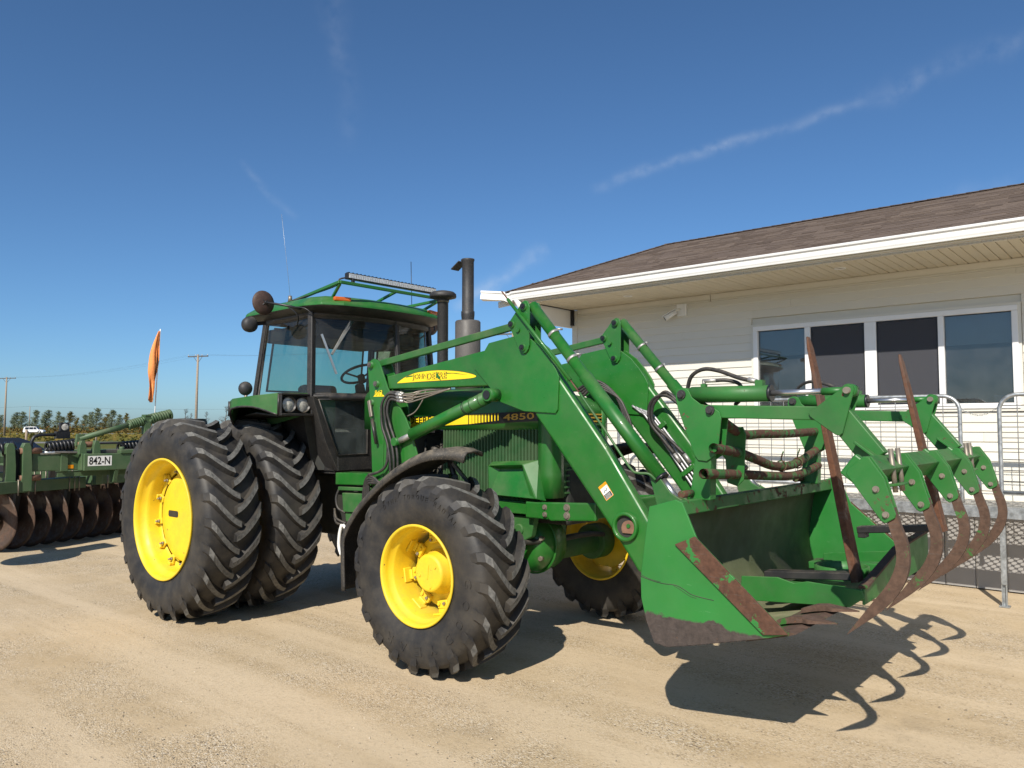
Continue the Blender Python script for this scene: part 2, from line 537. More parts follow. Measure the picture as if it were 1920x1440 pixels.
glass('cab_glass', (0.54, 0.74, 0.68), 1.0, 1.45, 0.08)
glass('floor_glass', (0.60, 0.72, 0.70), 1.6, 1.5, 0.42, (0.17, 0.20, 0.20))  # grey film stands in for reflected sky and ground
glass('house_glass', (0.66, 0.70, 0.70), 1.9, 1.55, 0.10, (0.40, 0.42, 0.43))  # pale film painted in for a brighter sky reflection
t = NT('insect_screen')
tr = t.n.new('ShaderNodeBsdfTransparent')
tr.inputs[0].default_value = (0.62, 0.62, 0.62, 1)
df = t.n.new('ShaderNodeBsdfDiffuse')
df.inputs[0].default_value = (0.115, 0.118, 0.135, 1)
ms = t.n.new('ShaderNodeMixShader')
ms.inputs[0].default_value = 0.48
t.l.new(tr.outputs[0], ms.inputs[1])
t.l.new(df.outputs[0], ms.inputs[2])
t.done(ms.outputs[0])

# ------------------------------------------------------------------ helpers: meshes and objects
class MB:
    """collects shapes; build() links them as one mesh object"""

    def __init__(self):
        self.v, self.f, self.s, self.mi = [], [], [], []
        self.cur = 0

    def add(self, vs, fs, smooth=False):
        b = len(self.v)
        self.v += [tuple(p) for p in vs]
        for i, f in enumerate(fs):
            self.f.append([b + k for k in f])
            self.s.append(smooth[i] if isinstance(smooth, list) else smooth)
            self.mi.append(self.cur)
        return self

    def box(self, c, s, rot=None):
        c = Vector(c)
        m = rot if rot is not None else Matrix.Identity(3)
        vs = [c + m @ Vector((x * s[0] / 2, y * s[1] / 2, z * s[2] / 2)) for x in (-1, 1) for y in (-1, 1) for z in (-1, 1)]
        return self.add(vs, [(0, 1, 3, 2), (4, 6, 7, 5), (0, 4, 5, 1), (2, 3, 7, 6), (0, 2, 6, 4), (1, 5, 7, 3)])

    def prism(self, pts, a, b, axis='Y'):
        """polygon in the plane across axis, from a to b along it; pts are (X,Z) for Y, (Y,Z) for X, (X,Y) for Z"""
        def mk(p, d):
            return {'Y': (p[0], d, p[1]), 'X': (d, p[0], p[1]), 'Z': (p[0], p[1], d)}[axis]
        n = len(pts)
        vs = [mk(p, a) for p in pts] + [mk(p, b) for p in pts]
        fs = [tuple(range(n)), tuple(range(2 * n - 1, n - 1, -1))] + [(i, (i + 1) % n, n + (i + 1) % n, n + i) for i in range(n)]
        return self.add(vs, fs)

    def beam(self, p0, p1, w, h, up=(0, 0, 1)):
        """square bar from p0 to p1"""
        p0, p1 = Vector(p0), Vector(p1)
        d = (p1 - p0)
        x = d.normalized()
        u = Vector(up)
        y = u.cross(x)
        if y.length < 1e-4:
            y = Vector((0, 1, 0)).cross(x)
        y.normalize()
        z = x.cross(y)
        return self.box((p0 + p1) / 2, (d.length, w, h), Matrix((x, y, z)).transposed())

    def tube(self, pts, r, n=8, caps=True, closed=False, inner=None):
        pts = [Vector(p) for p in pts]
        m = len(pts)
        rs = r if isinstance(r, (list, tuple)) else [r] * m
        tang = []
        for i in range(m):
            a = pts[(i - 1) % m] if (i > 0 or closed) else pts[0]
            b = pts[(i + 1) % m] if (i < m - 1 or closed) else pts[-1]
            tang.append((b - a).normalized())
        t0 = tang[0]
        nrm = Vector((0, 0, 1)) if abs(t0.z) < 0.9 else Vector((1, 0, 0))
        nrm = (nrm - t0 * nrm.dot(t0)).normalized()
        vs, fs, sm = [], [], []
        for i in range(m):
            if i:
                q = tang[i - 1].rotation_difference(tang[i])
                nrm = (q @ nrm).normalized()
            bi = tang[i].cross(nrm)
            for k in range(n):
                a = 2 * PI * k / n
                vs.append(pts[i] + (nrm * math.cos(a) + bi * math.sin(a)) * rs[i])
        for i in range(m if closed else m - 1):
            j = (i + 1) % m
            for k in range(n):
                fs.append((i * n + k, i * n + (k + 1) % n, j * n + (k + 1) % n, j * n + k))
                sm.append(True)
        if caps and not closed:
            fs.append(tuple(range(n - 1, -1, -1)))
            fs.append(tuple((m - 1) * n + k for k in range(n)))
            sm += [False, False]
        return self.add(vs, fs, sm)

    def cyl(self, p0, p1, r0, r1=None, n=16, caps=True):
        return self.tube([p0, p1], [r0, r0 if r1 is None else r1], n, caps)

    def pipe(self, pts, r, wall=0.006, n=14):
        """open-ended hollow pipe"""
        self.tube(pts, r, n, caps=False)
        self.tube(pts, r - wall, n, caps=False)
        b = len(self.v)
        return self

    def lathe(self, prof, n=48, axis='Y', origin=(0, 0, 0), a0=0.0, a1=2 * PI, closed=False, sharp=()):
        full = abs(a1 - a0 - 2 * PI) < 1e-6
        m = len(prof)
        cnt = n if full else n + 1
        vs, fs, sm = [], [], []
        ox, oy, oz = origin
        for i in range(cnt):
            a = a0 + (a1 - a0) * i / n
            c, s = math.cos(a), math.sin(a)
            for (r, y) in prof:
                if axis == 'Y':
                    vs.append((ox + r * c, oy + y, oz + r * s))
                elif axis == 'Z':
                    vs.append((ox + r * c, oy + r * s, oz + y))
                else:
                    vs.append((ox + y, oy + r * c, oz + r * s))
        for i in range(n):
            j = (i + 1) % cnt
            for k in range(m if closed else m - 1):
                k2 = (k + 1) % m
                fs.append((i * m + k, j * m + k, j * m + k2, i * m + k2))
                sm.append(k not in sharp)
        return self.add(vs, fs, sm)

    def grid(self, rows, smooth=True, close_u=False):
        """rows of points of the same length"""
        m, n = len(rows), len(rows[0])
        fs = []
        for i in range(m - 1):
            for k in range(n if close_u else n - 1):
                fs.append((i * n + k, i * n + (k + 1) % n, (i + 1) * n + (k + 1) % n, (i + 1) * n + k))
        return self.add([p for r in rows for p in r], fs, smooth)

    def ball(self, c, r, n=12, m=8, sz=(1, 1, 1)):
        rows = []
        for i in range(m + 1):
            a = -PI / 2 + PI * i / m
            rr = max(math.cos(a), 0.002)
            rows.append([(c[0] + r * sz[0] * rr * math.cos(2 * PI * k / n), c[1] + r * sz[1] * rr * math.sin(2 * PI * k / n),
                          c[2] + r * sz[2] * math.sin(a)) for k in range(n)])
        return self.grid(rows, True, True)

    def mesh(self, name, fix=True):
        me = bpy.data.meshes.new(name)
        me.from_pydata(self.v, [], self.f)
        me.polygons.foreach_set('use_smooth', self.s)
        me.polygons.foreach_set('material_index', self.mi)
        if fix:
            bm = bmesh.new()
            bm.from_mesh(me)
            bmesh.ops.recalc_face_normals(bm, faces=bm.faces)
            bm.to_mesh(me)
            bm.free()
        me.update()
        return me

    def build(self, name, mats, parent=None, bevel=0.0, seg=2, fix=True, thick=0.0):
        me = self.mesh(name, fix)
        for k in (mats if isinstance(mats, (list, tuple)) else [mats]):
            me.materials.append(MATS[k])
        o = bpy.data.objects.new(name, me)
        COL.objects.link(o)
        attach(o, parent)
        if thick:
            md = o.modifiers.new('thickness', 'SOLIDIFY')
            md.thickness = thick
            md.offset = 0
        if bevel:
            md = o.modifiers.new('bevel', 'BEVEL')
            md.width = bevel
            md.segments = seg
            md.limit_method = 'ANGLE'
            md.angle_limit = R(40)
            md.harden_normals = False
        return o


def wpos(o):
    m = Matrix.LocRotScale(o.location, o.rotation_euler, o.scale)
    if o.parent:
        return wpos(o.parent) @ o.matrix_parent_inverse @ m
    return m


def attach(o, parent):
    """parent keeping the coordinates the mesh was written in"""
    if parent is not None:
        o.parent = parent
        if not parent.get('_local'):
            o.matrix_parent_inverse = wpos(parent).inverted()
    return o


def tag(o, label, cat, group=None, kind=None):
    o['label'] = label
    o['category'] = cat
    if group:
        o['group'] = group
    if kind:
        o['kind'] = kind
    return o


def empty(name, loc=(0, 0, 0), parent=None, local=False):
    o = bpy.data.objects.new(name, None)
    COL.objects.link(o)
    o.location = loc
    o.empty_display_size = 0.2
    if parent is not None:
        attach(o, parent)
    LOCALS[o.name] = local
    return o


LOCALS = {}


def attach(o, parent):
    if parent is not None:
        o.parent = parent
        if not LOCALS.get(parent.name):
            o.matrix_parent_inverse = wpos(parent).inverted()
    return o


def structure(o):
    o['kind'] = 'structure'
    return o


def dup(o, parent=None, loc=None, rotz=None):
    c = o.copy()
    COL.objects.link(c)
    if parent is not None:
        c.parent = parent
    if loc is not None:
        c.location = loc
    if rotz is not None:
        c.rotation_euler = (0, 0, rotz)
    for ch in list(o.children):
        dup(ch, c)
    return c


def arc(cx, cz, r, a0, a1, n):
    return [(cx + r * math.cos(R(a0 + (a1 - a0) * i / n)), cz + r * math.sin(R(a0 + (a1 - a0) * i / n))) for i in range(n + 1)]


def catmull(pts, k=6):
    pts = [Vector(p) for p in pts]
    P = [pts[0]] + pts + [pts[-1]]
    out = []
    for i in range(1, len(P) - 2):
        for j in range(k):
            s = j / k
            a, b, c, d = P[i - 1], P[i], P[i + 1], P[i + 2]
            out.append(0.5 * ((2 * b) + (c - a) * s + (2 * a - 5 * b + 4 * c - d) * s * s + (3 * b - a - 3 * c + d) * s ** 3))
    out.append(pts[-1])
    return out


def text_mesh(mb, body, origin, right, up, height, width=None, depth=0.0, bold=0.0, shear=0.0, spacing=1.0):
    """flat lettering placed as mesh: origin is its lower left, right/up its directions"""
    cu = bpy.data.curves.new('t', 'FONT')
    cu.body = body
    cu.size = 1.0
    cu.offset = bold
    cu.shear = shear
    cu.space_character = spacing
    cu.resolution_u = 3
    o = bpy.data.objects.new('t', cu)
    COL.objects.link(o)
    dg = bpy.context.evaluated_depsgraph_get()
    me = o.evaluated_get(dg).to_mesh()
    xs = [v.co.x for v in me.vertices]
    ys = [v.co.y for v in me.vertices]
    x0, x1, y0, y1 = min(xs), max(xs), min(ys), max(ys)
    ky = height / (y1 - y0)
    kx = ky if width is None else width / (x1 - x0)
    right, up, origin = Vector(right).normalized(), Vector(up).normalized(), Vector(origin)
    nrm = right.cross(up)
    f = [tuple(p.vertices) for p in me.polygons]
    vs = [origin + right * ((v.co.x - x0) * kx) + up * ((v.co.y - y0) * ky) for v in me.vertices]
    if depth:
        n = len(vs)
        ed = {}
        for q in f:
            for i in range(len(q)):
                ed.setdefault(tuple(sorted((q[i], q[(i + 1) % len(q)]))), []).append((q[i], q[(i + 1) % len(q)]))
        vs2 = vs + [v + nrm * depth for v in vs]
        fs = [tuple(n + i for i in q) for q in f] + [(e[0][0], e[0][1], n + e[0][1], n + e[0][0]) for e in ed.values() if len(e) == 1]
        mb.add(vs2, fs)
    else:
        mb.add(vs, f)
    bpy.data.objects.remove(o)
    bpy.data.curves.remove(cu)
    return mb

# ------------------------------------------------------------------ the setting
# ground: fine, slightly uneven near the camera, one sheet out to the horizon
mb = MB()
xs = [-1500, -500, -200, -80, -40, -20] + [-14 + i * 0.5 for i in range(53)] + [14, 20, 40, 100, 400, 1500]
ys = [-1500, -400, -100, -40, -20] + [-8 + i * 0.5 for i in range(37)] + [12, 16, 24, 40, 80, 200, 500, 1500]


def ground_z(x, y):
    if -14 <= x <= 12 and -8 <= y <= 10:
        return -0.012 + 0.008 * math.sin(x * 1.3 + y * 0.7) * math.sin(y * 1.9 - x * 0.4) + random.uniform(-0.003, 0.003)
    return -0.012


mb.grid([[(x, y, ground_z(x, y)) for x in xs] for y in ys], True)
structure(mb.build('ground', 'gravel_yard', fix=False))

# camera-yaw helper: place far things by bearing and distance on the plain
CAMX, CAMY = cam.location.x, cam.location.y


def far(bearing_px, depth):
    """point on the plain at a lateral offset given in photo pixels of 1474.5 px focal length, and a depth"""
    lat = (bearing_px - 960) / 1474.54 * depth
    cy, sy = math.cos(R(YAW)), math.sin(R(YAW))
    return (CAMX - sy * depth + cy * lat, CAMY + cy * depth + sy * lat)


def strip(name, matn, d0, d1, z, b0=-3200, b1=3600):
    m = MB()
    rows = []
    for d in (d0, d1):
        lat0, lat1 = -max(300, d * 2.2), max(300, d * 2.2)
        cy, sy = math.cos(R(YAW)), math.sin(R(YAW))
        rows.append([(CAMX - sy * d + cy * (lat0 + (lat1 - lat0) * i / 24), CAMY + cy * d + sy * (lat0 + (lat1 - lat0) * i / 24), z) for i in range(25)])
    m.grid(rows, False)
    return structure(m.build(name, matn, fix=False))


strip('field', 'field_grass', 62, 1900, -0.006)
strip('side_road', 'road_grey', 84, 92, 0.0)
strip('highway', 'road_grey', 188, 206, 0.001)

# loose gravel lying on the yard
mb = MB()
ico = [(0, 0, 1), (0.9, 0, 0.2), (-0.5, 0.8, 0.25), (-0.5, -0.8, 0.2), (0.5, 0.7, -0.3), (0.4, -0.8, -0.3), (-0.9, 0.0, -0.2)]
icf = [(0, 1, 4), (0, 4, 2), (0, 2, 6), (0, 6, 3), (0, 3, 5), (0, 5, 1), (1, 5, 4), (4, 6, 2), (5, 3, 6), (4, 5, 6)]
cy, sy = math.cos(R(YAW)), math.sin(R(YAW))
for i in range(9000):
    d = 2.6 + 9.5 * random.random() ** 1.5
    lat = random.uniform(-0.72, 0.72) * d
    if random.random() < 0.45:
        lat = -abs(lat)
    x, y = CAMX - sy * d + cy * lat, CAMY + cy * d + sy * lat
    if y > 4.6:
        continue
    s = random.choice((0.0025, 0.003, 0.004, 0.0045, 0.006)) * random.uniform(0.7, 1.4)
    if random.random() < 0.006:
        s *= 2.2
    a = random.uniform(0, 2 * PI)
    ca, sa = math.cos(a), math.sin(a)
    sx, sy2, sz = s * random.uniform(0.8, 1.4), s * random.uniform(0.6, 1.0), s * random.uniform(0.4, 0.7)
    mb.add([(x + ca * p[0] * sx - sa * p[1] * sy2, y + sa * p[0] * sx + ca * p[1] * sy2, -0.010 + p[2] * sz) for p in ico], icf)
tag(mb.build('gravel', 'pebble', fix=False), 'loose pale gravel scattered over the packed yard', 'gravel', kind='stuff')

# ------------------------------------------------------------------ office building
WY, WX0, WX1 = 4.77, -0.07, 9.2
EAVE_Y, EAVE_Z, SOFFIT_Z = 3.60, 3.79, 3.60
RIDGE_Y, RIDGE_Z = 5.36, 4.55
house = empty('office_building', (4.5, WY, 0))
tag(house, 'cream clapboard office building with brown hip roof and white gutter', 'building')
DECK = 0.98
WIN = (2.90, 5.88, 1.97, 3.09)           # outer frame of the long window

m = MB()
m.box(((WX0 + WIN[0]) / 2 + 0.02, WY + 0.10, 1.8), (WIN[0] - WX0 - 0.04, 0.16, 3.55))
m.box(((WX1 + WIN[1]) / 2, WY + 0.10, 1.8), (WX1 - WIN[1], 0.16, 3.55))
m.box(((WIN[0] + WIN[1]) / 2, WY + 0.10, WIN[2] / 2 + 0.01), (WIN[1] - WIN[0], 0.16, WIN[2] - 0.04))
m.box(((WIN[0] + WIN[1]) / 2, WY + 0.10, (WIN[3] + 3.6) / 2), (WIN[1] - WIN[0], 0.16, 3.6 - WIN[3]))
m.box((WX0 + 0.12, (WY + 6.9) / 2 + 0.1, 1.8), (0.16, 6.9 - WY - 0.2, 3.55))
m.box(((WX0 + WX1) / 2, 6.95, 1.8), (WX1 - WX0, 0.1, 3.55))
m.box((WX1 - 0.05, (WY + 6.9) / 2 + 0.1, 1.8), (0.1, 6.9 - WY - 0.3, 3.55))
wall = m.build('wall', 'siding_vinyl', house)


def board_mesh(x0, x1, z0, z1, y=WY):
    """one clapboard: thick at its lower lip, thin at its top"""
    mm = MB()
    mm.prism([(y - 0.0205, z0 + 0.003), (y - 0.0215, z0 + 0.008), (y - 0.010, z1 - 0.006), (y - 0.010, z1 + 0.008), (y + 0.018, z1 + 0.008), (y + 0.018, z0)], x0, x1, 'X')
    return mm


zc, course = DECK - 0.02, 0.107
rows_ = []
while zc < 3.46:
    rows_.append((zc, min(zc + course, 3.49)))
    zc += course
for i, (z0, z1) in enumerate(rows_):
    spans = [(WX0 + 0.09, WX1)]
    if z1 > WIN[2] - 0.03 and z0 < WIN[3] + 0.03:
        spans = [(WX0 + 0.09, WIN[0] - 0.035), (WIN[1] + 0.035, WX1)]
    for (a, b) in spans:
        cuts = [a]
        x = a + random.uniform(1.2, 3.4)
        while x < b - 0.8:
            cuts.append(x)
            x += 3.66
        cuts.append(b)
        for k in range(len(cuts) - 1):
            board_mesh(cuts[k] + (0.002 if k else 0), cuts[k + 1], z0, z1).build('siding_board', 'siding_vinyl', wall)
# corner post, frieze under the soffit
m = MB()
m.box((WX0 + 0.045, WY - 0.012, (DECK + 3.59) / 2), (0.09, 0.035, 3.59 - DECK))
m.box((WX0 - 0.008, WY + 0.04, (DECK + 3.59) / 2), (0.018, 0.07, 3.59 - DECK))
m.build('corner_trim', 'siding_vinyl', wall)
for a, b in ((WX0 + 0.1, 2.28), (2.29, WX1)):
    m = MB()
    m.prism([(WY - 0.022, 3.50), (WY - 0.022, 3.512), (WY - 0.014, 3.53), (WY - 0.030, 3.585), (WY - 0.030, 3.598), (WY + 0.02, 3.598), (WY + 0.02, 3.50)], a, b, 'X')
    m.build('frieze_board', 'siding_vinyl', wall)
# grey skirting panels below the deck
x = 0.6
while x < WX1 - 0.3:
    m = MB()
    m.prism([(x + 0.004, WY - 0.010), (x + 0.02, WY - 0.016), (x + 0.285, WY - 0.016), (x + 0.296, WY - 0.010), (x + 0.296, WY + 0.01), (x + 0.004, WY + 0.01)], 0.0, DECK - 0.03, 'Z')
    m.build('skirting_panel', 'skirt_grey', wall)
    x += 0.30

# window: one white vinyl unit with four lights
win = MB()
fx = [WIN[0], 3.583, 4.305, 5.105, WIN[1]]
win.box(((WIN[0] + WIN[1]) / 2, WY - 0.005, WIN[2] + 0.03), (WIN[1] - WIN[0], 0.09, 0.06))
win.box(((WIN[0] + WIN[1]) / 2, WY - 0.005, WIN[3] - 0.03), (WIN[1] - WIN[0], 0.09, 0.06))
for cx, w in ((WIN[0] + 0.03, 0.06), (3.617, 0.075), (4.368, 0.135), (5.131, 0.062), (WIN[1] - 0.03, 0.06)):
    win.box((cx, WY - 0.0045, (WIN[2] + WIN[3]) / 2), (w, 0.088, WIN[3] - WIN[2] - 0.121))
window = win.build('window', 'white_vinyl', house, bevel=0.006)
m = MB()
for (a, b, c, d) in ((WIN[0] - 0.03, WIN[0], WIN[2] - 0.03, WIN[3] + 0.03), (WIN[1], WIN[1] + 0.03, WIN[2] - 0.03, WIN[3] + 0.03)):
    m.box(((a + b) / 2, WY - 0.01, (c + d) / 2), (b - a, 0.05, d - c))
for z in (WIN[2] - 0.015, WIN[3] + 0.015):
    m.box(((WIN[0] + WIN[1]) / 2, WY - 0.0105, z), (WIN[1] - WIN[0], 0.048, 0.03))
m.build('casing', 'siding_vinyl', window)
panes = [(WIN[0] + 0.06, 3.5795), (3.6545, 4.3005), (4.4355, 5.10), (5.162, WIN[1] - 0.06)]
for i, (a, b) in enumerate(panes):
    m = MB()
    m.box(((a + b) / 2, WY + 0.002, (WIN[2] + WIN[3]) / 2), (b - a, 0.006, WIN[3] - WIN[2] - 0.12))
    m.build('pane', 'house_glass', window)
    for zz in (WIN[2] + 0.064, WIN[3] - 0.064):
        m = MB()
        m.box(((a + b) / 2, WY - 0.008, zz), (b - a - 0.002, 0.008, 0.006))
        m.build('gasket', 'seal_black', window)
    if i in (1, 2):
        m = MB()
        m.box(((a + b) / 2, WY - 0.022, (WIN[2] + WIN[3]) / 2), (b - a - 0.012, 0.001, WIN[3] - WIN[2] - 0.134))
        m.build('insect_screen', 'insect_screen', window)
        m = MB()
        for xx in (a + 0.008, b - 0.008):
            m.box((xx, WY - 0.026, (WIN[2] + WIN[3]) / 2), (0.010, 0.012, WIN[3] - WIN[2] - 0.14))
        for zz in (WIN[2] + 0.068, WIN[3] - 0.068):
            m.box(((a + b) / 2, WY - 0.0262, zz), (b - a - 0.03, 0.012, 0.010))
        m.build('screen_frame', 'trim_black', window)
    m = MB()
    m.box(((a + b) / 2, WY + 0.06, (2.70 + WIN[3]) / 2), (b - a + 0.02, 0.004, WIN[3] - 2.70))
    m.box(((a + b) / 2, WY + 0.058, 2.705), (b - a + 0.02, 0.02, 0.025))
    m.build('upper_sheet', 'pale_sheet', window)  # pale sheet behind the upper part of the pane
# dim office behind the glass
m = MB()
m.box((4.4, 6.45, 1.6), (3.9, 0.04, 3.4))
m.box((4.4, 5.7, 0.95), (3.9, 1.4, 0.05))
m.box((4.4, 5.7, 3.45), (3.9, 1.4, 0.05))
m.box((2.55, 5.7, 1.9), (0.04, 1.4, 2.9))
m.box((6.3, 5.7, 1.9), (0.04, 1.4, 2.9))
m.build('room', 'room_wall', house)
m = MB()
m.box((4.39, WY + 0.19, WIN[2] + 0.03), (2.9, 0.26, 0.025))
m.build('window_stool', 'white_vinyl', window)


def pot(loc, r, h, matn, label, plant):
    e = empty('flower_pot', loc)
    tag(e, label, 'flower pot')
    mm = MB()
    mm.lathe([(0.001, 0), (r * 0.82, 0), (r, h * 0.86), (r * 1.06, h * 0.86), (r * 1.06, h), (r * 0.94, h), (r * 0.9, h * 0.8), (0.001, h * 0.8)], 18, 'Z', loc)
    mm.build('pot', matn, e)
    if plant:
        mm = MB()
        for k in range(16):
            a = random.uniform(0, 2 * PI)
            l = random.uniform(0.4, 1.0) * plant
            p = Vector((loc[0], loc[1], loc[2] + h * 0.75))
            q = p + Vector((math.cos(a) * l * 0.5, math.sin(a) * l * 0.4, l * random.uniform(0.5, 0.9)))
            mm.tube([p, (p + q) / 2 + Vector((0, 0, l * 0.12)), q], [0.003, 0.0025, 0.001], 4)
        mm.build('plant', 'plant_dry', e)


SILL = WIN[2] + 0.0425
pot((5.40, WY + 0.14, SILL), 0.05, 0.07, 'pot_white', 'small white flower pot behind the window glass', 0.06)
pot((5.68, WY + 0.14, SILL), 0.07, 0.105, 'pot_blue', 'blue flower pot on the window ledge behind glass', 0.0)
pot((3.46, WY + 0.16, SILL), 0.05, 0.07, 'pot_white', 'pot with a dry twiggy plant behind the window', 0.28)
vest = empty('safety_vest', (3.25, WY + 0.12, SILL))
tag(vest, 'yellow safety vest with grey stripes lying on the window ledge', 'vest')
m = MB()
m.grid([[(3.12 + 0.26 * i / 8, WY + 0.08 + 0.10 * j / 5, SILL + 0.004 + (0.05 + 0.03 * math.sin(i * 1.3 + j)) * math.sin(PI * (i + 0.4) / 8.8) * math.sin(PI * (j + 0.3) / 5.6)) for i in range(9)] for j in range(6)])
m.build('cloth', 'vest_yellow', vest, thick=0.004)
for x0 in (3.17, 3.26):
    m = MB()
    m.grid([[(x0 + 0.03 * i / 2 + 0.02 * j / 5, WY + 0.078 + 0.103 * j / 5, SILL + 0.012 + 0.062 * math.sin(PI * (x0 - 3.10) / 0.30) * math.sin(PI * (j + 0.3) / 5.6)) for i in range(3)] for j in range(6)])
    m.build('stripe', 'vest_grey', vest, thick=0.003)

# soffit: vented strips with a groove between each
m = MB()
m.box(((WX0 + WX1) / 2 - 0.2, (EAVE_Y + WY) / 2 + 0.06, SOFFIT_Z + 0.04), (WX1 - WX0 + 0.6, WY - EAVE_Y - 0.02, 0.02))
soffit = m.build('soffit', 'soffit_vinyl', house)
x, k = -0.40, 0
sm_ = MB().prism([(0.003, 0.020), (0.003, 0.005), (0.010, 0.0), (0.093, 0.0), (0.100, 0.005), (0.100, 0.020)], EAVE_Y + 0.10, WY + 0.01, 'Y').mesh('soffit_panel')
sm_.materials.append(MATS['soffit_vinyl'])
while x < WX1:
    o = bpy.data.objects.new('soffit_panel', sm_)
    COL.objects.link(o)
    o.location = (x, 0, SOFFIT_Z + (0.0 if k % 4 else 0.002))
    o.parent = soffit
    x += 0.104
    k += 1
m = MB()
m.box(((WX1 - 0.42) / 2, EAVE_Y + 0.135, SOFFIT_Z + 0.012), (WX1 + 0.42, 0.03, 0.022))
m.build('soffit_channel', 'siding_vinyl', house)
for (lx, ly) in ((4.242, 4.08), (1.335, 4.14)):
    m = MB()
    m.lathe([(0.001, 0.004), (0.045, 0.004), (0.05, -0.002), (0.062, -0.006), (0.066, 0.0), (0.066, 0.01)], 20, 'Z', (lx, ly, SOFFIT_Z - 0.002))
    m.build('soffit_light', 'white_metal', house)

# roof deck and shingle courses
m = MB()
DH = RIDGE_Y - EAVE_Y
BACK_Y = 2 * RIDGE_Y - EAVE_Y
HX = -0.50
EZ = EAVE_Z - 0.01
c = [(HX, EAVE_Y + 0.02, EZ), (WX1 + 0.3, EAVE_Y + 0.02, EZ), (WX1 + 0.3, BACK_Y, EZ), (HX, BACK_Y, EZ), (HX + DH, RIDGE_Y, RIDGE_Z), (WX1 + 0.3, RIDGE_Y, RIDGE_Z)]
m.add(c, [(0, 1, 5, 4), (2, 3, 4, 5), (3, 0, 4), (1, 2, 5), (0, 3, 2, 1)])
roof = m.build('roof', 'shingle', house)
m = MB()
slope = (RIDGE_Z - EZ) / (DH - 0.02)
SL = math.hypot(DH - 0.02, RIDGE_Z - EZ)
NCO = 22
ux, uz = (DH - 0.02) / SL, (RIDGE_Z - EZ) / SL
for face in ('front', 'end'):
    for i in range(NCO):
        s0, s1 = SL * i / NCO - (0.008 if i == 0 else 0.0), SL * (i + 1) / NCO + 0.02
        a = HX + ux * max(s0, 0) if face == 'front' else EAVE_Y + 0.02 + ux * max(s0, 0)
        b = WX1 + 0.3 if face == 'front' else BACK_Y - ux * max(s0, 0)
        x = a + random.uniform(-0.1, 0.0)
        while x < b:
            w = random.choice((0.10, 0.14, 0.18, 0.24, 0.33))
            x2 = min(x + w, b)
            th = random.choice((0.005, 0.007, 0.010, 0.012))
            ds = random.uniform(-0.004, 0.004)
            pts = []
            for (s, l) in ((s0 + ds, 0), (s1, 0)):
                for hgt in (0.002, th if s < s1 else 0.003):
                    for xx in (max(x, a if s < s1 else a + ux * (s1 - s0) * 0.92), x2):
                        d, z = s * ux - hgt * uz, s * uz + hgt * ux
                        pts.append((xx, EAVE_Y + 0.02 + d, EZ + z) if face == 'front' else (HX + d, xx, EZ + z))
            m.add(pts, [(0, 1, 3, 2), (4, 6, 7, 5), (2, 3, 7, 6), (0, 4, 5, 1), (0, 2, 6, 4), (1, 5, 7, 3)])
            x = x2
shg = m.build('shingles', 'shingle', roof)
shg['kind'] = 'stuff'
m = MB()
for i in range(26):
    f = i / 26
    p = Vector((HX + DH * f, EAVE_Y + 0.02 + (DH - 0.02) * f, EZ + (RIDGE_Z - EZ) * f + 0.004))
    q = Vector((HX + DH * (f + 0.055), EAVE_Y + 0.02 + (DH - 0.02) * (f + 0.055), EZ + (RIDGE_Z - EZ) * (f + 0.055) + 0.0))
    m.beam(p, q, 0.14, 0.010)
for i in range(60):
    x = HX + DH + i * 0.14
    if x < WX1:
        m.beam((x, RIDGE_Y, RIDGE_Z + 0.006), (x + 0.19, RIDGE_Y, RIDGE_Z + 0.001), 0.10, 0.008)
cap = m.build('ridge_caps', 'shingle', roof)
cap['kind'] = 'stuff'

# gutter: K profile, its end bent and torn loose
prof = [(EAVE_Y + 0.10, 3.655), (EAVE_Y + 0.03, 3.652), (EAVE_Y + 0.025, 3.672), (EAVE_Y + 0.018, 3.690), (EAVE_Y + 0.012, 3.735), (EAVE_Y - 0.006, 3.752),
        (EAVE_Y - 0.012, 3.775), (EAVE_Y + 0.004, 3.782), (EAVE_Y + 0.004, 3.770), (EAVE_Y + 0.020, 3.745), (EAVE_Y + 0.028, 3.70), (EAVE_Y + 0.038, 3.662), (EAVE_Y + 0.10, 3.664)]
m = MB()
m.prism(prof, -0.38, WX1 + 0.2, 'X')
m.box(((WX1 - 0.38) / 2, EAVE_Y + 0.112, 3.70), (WX1 + 0.38, 0.02, 0.16))
gut = m.build('gutter', 'white_metal', house, bevel=0.003, seg=1)
m = MB()
rows = []
for i in range(9):
    f = i / 8
    x = -0.36 - 0.60 * f
    dz = 0.02 * math.sin(f * 2.4) + 0.055 * f * f - 0.035 * math.exp(-((f - 0.12) / 0.1) ** 2)
    rot = R(-24) * f - R(16) * math.exp(-((f - 0.15) / 0.12) ** 2)
    rr_ = []
    for (y, z) in prof[:9]:
        yy, zz = y - EAVE_Y - 0.05, z - 3.70
        rr_.append((x, EAVE_Y + 0.05 + yy * math.cos(rot) - zz * math.sin(rot) - 0.04 * f, 3.70 + yy * math.sin(rot) + zz * math.cos(rot) + dz))
    rows.append(rr_)
m.grid(rows, False)
m.build('bent_gutter_end', 'white_metal', gut, thick=0.004)
m = MB()
m.tube(catmull([(-0.30, EAVE_Y + 0.06, 3.66), (-0.27, EAVE_Y + 0.07, 3.60), (-0.24, EAVE_Y + 0.10, 3.53), (-0.22, EAVE_Y + 0.16, 3.47)], 3), 0.045, 8)
m.build('downspout_elbow', 'white_metal', gut)
m = MB()
m.beam((-0.72, EAVE_Y + 0.13, 3.63), (-0.36, EAVE_Y + 0.12, 3.655), 0.02, 0.09)
m.build('fascia_end', 'siding_vinyl', house)
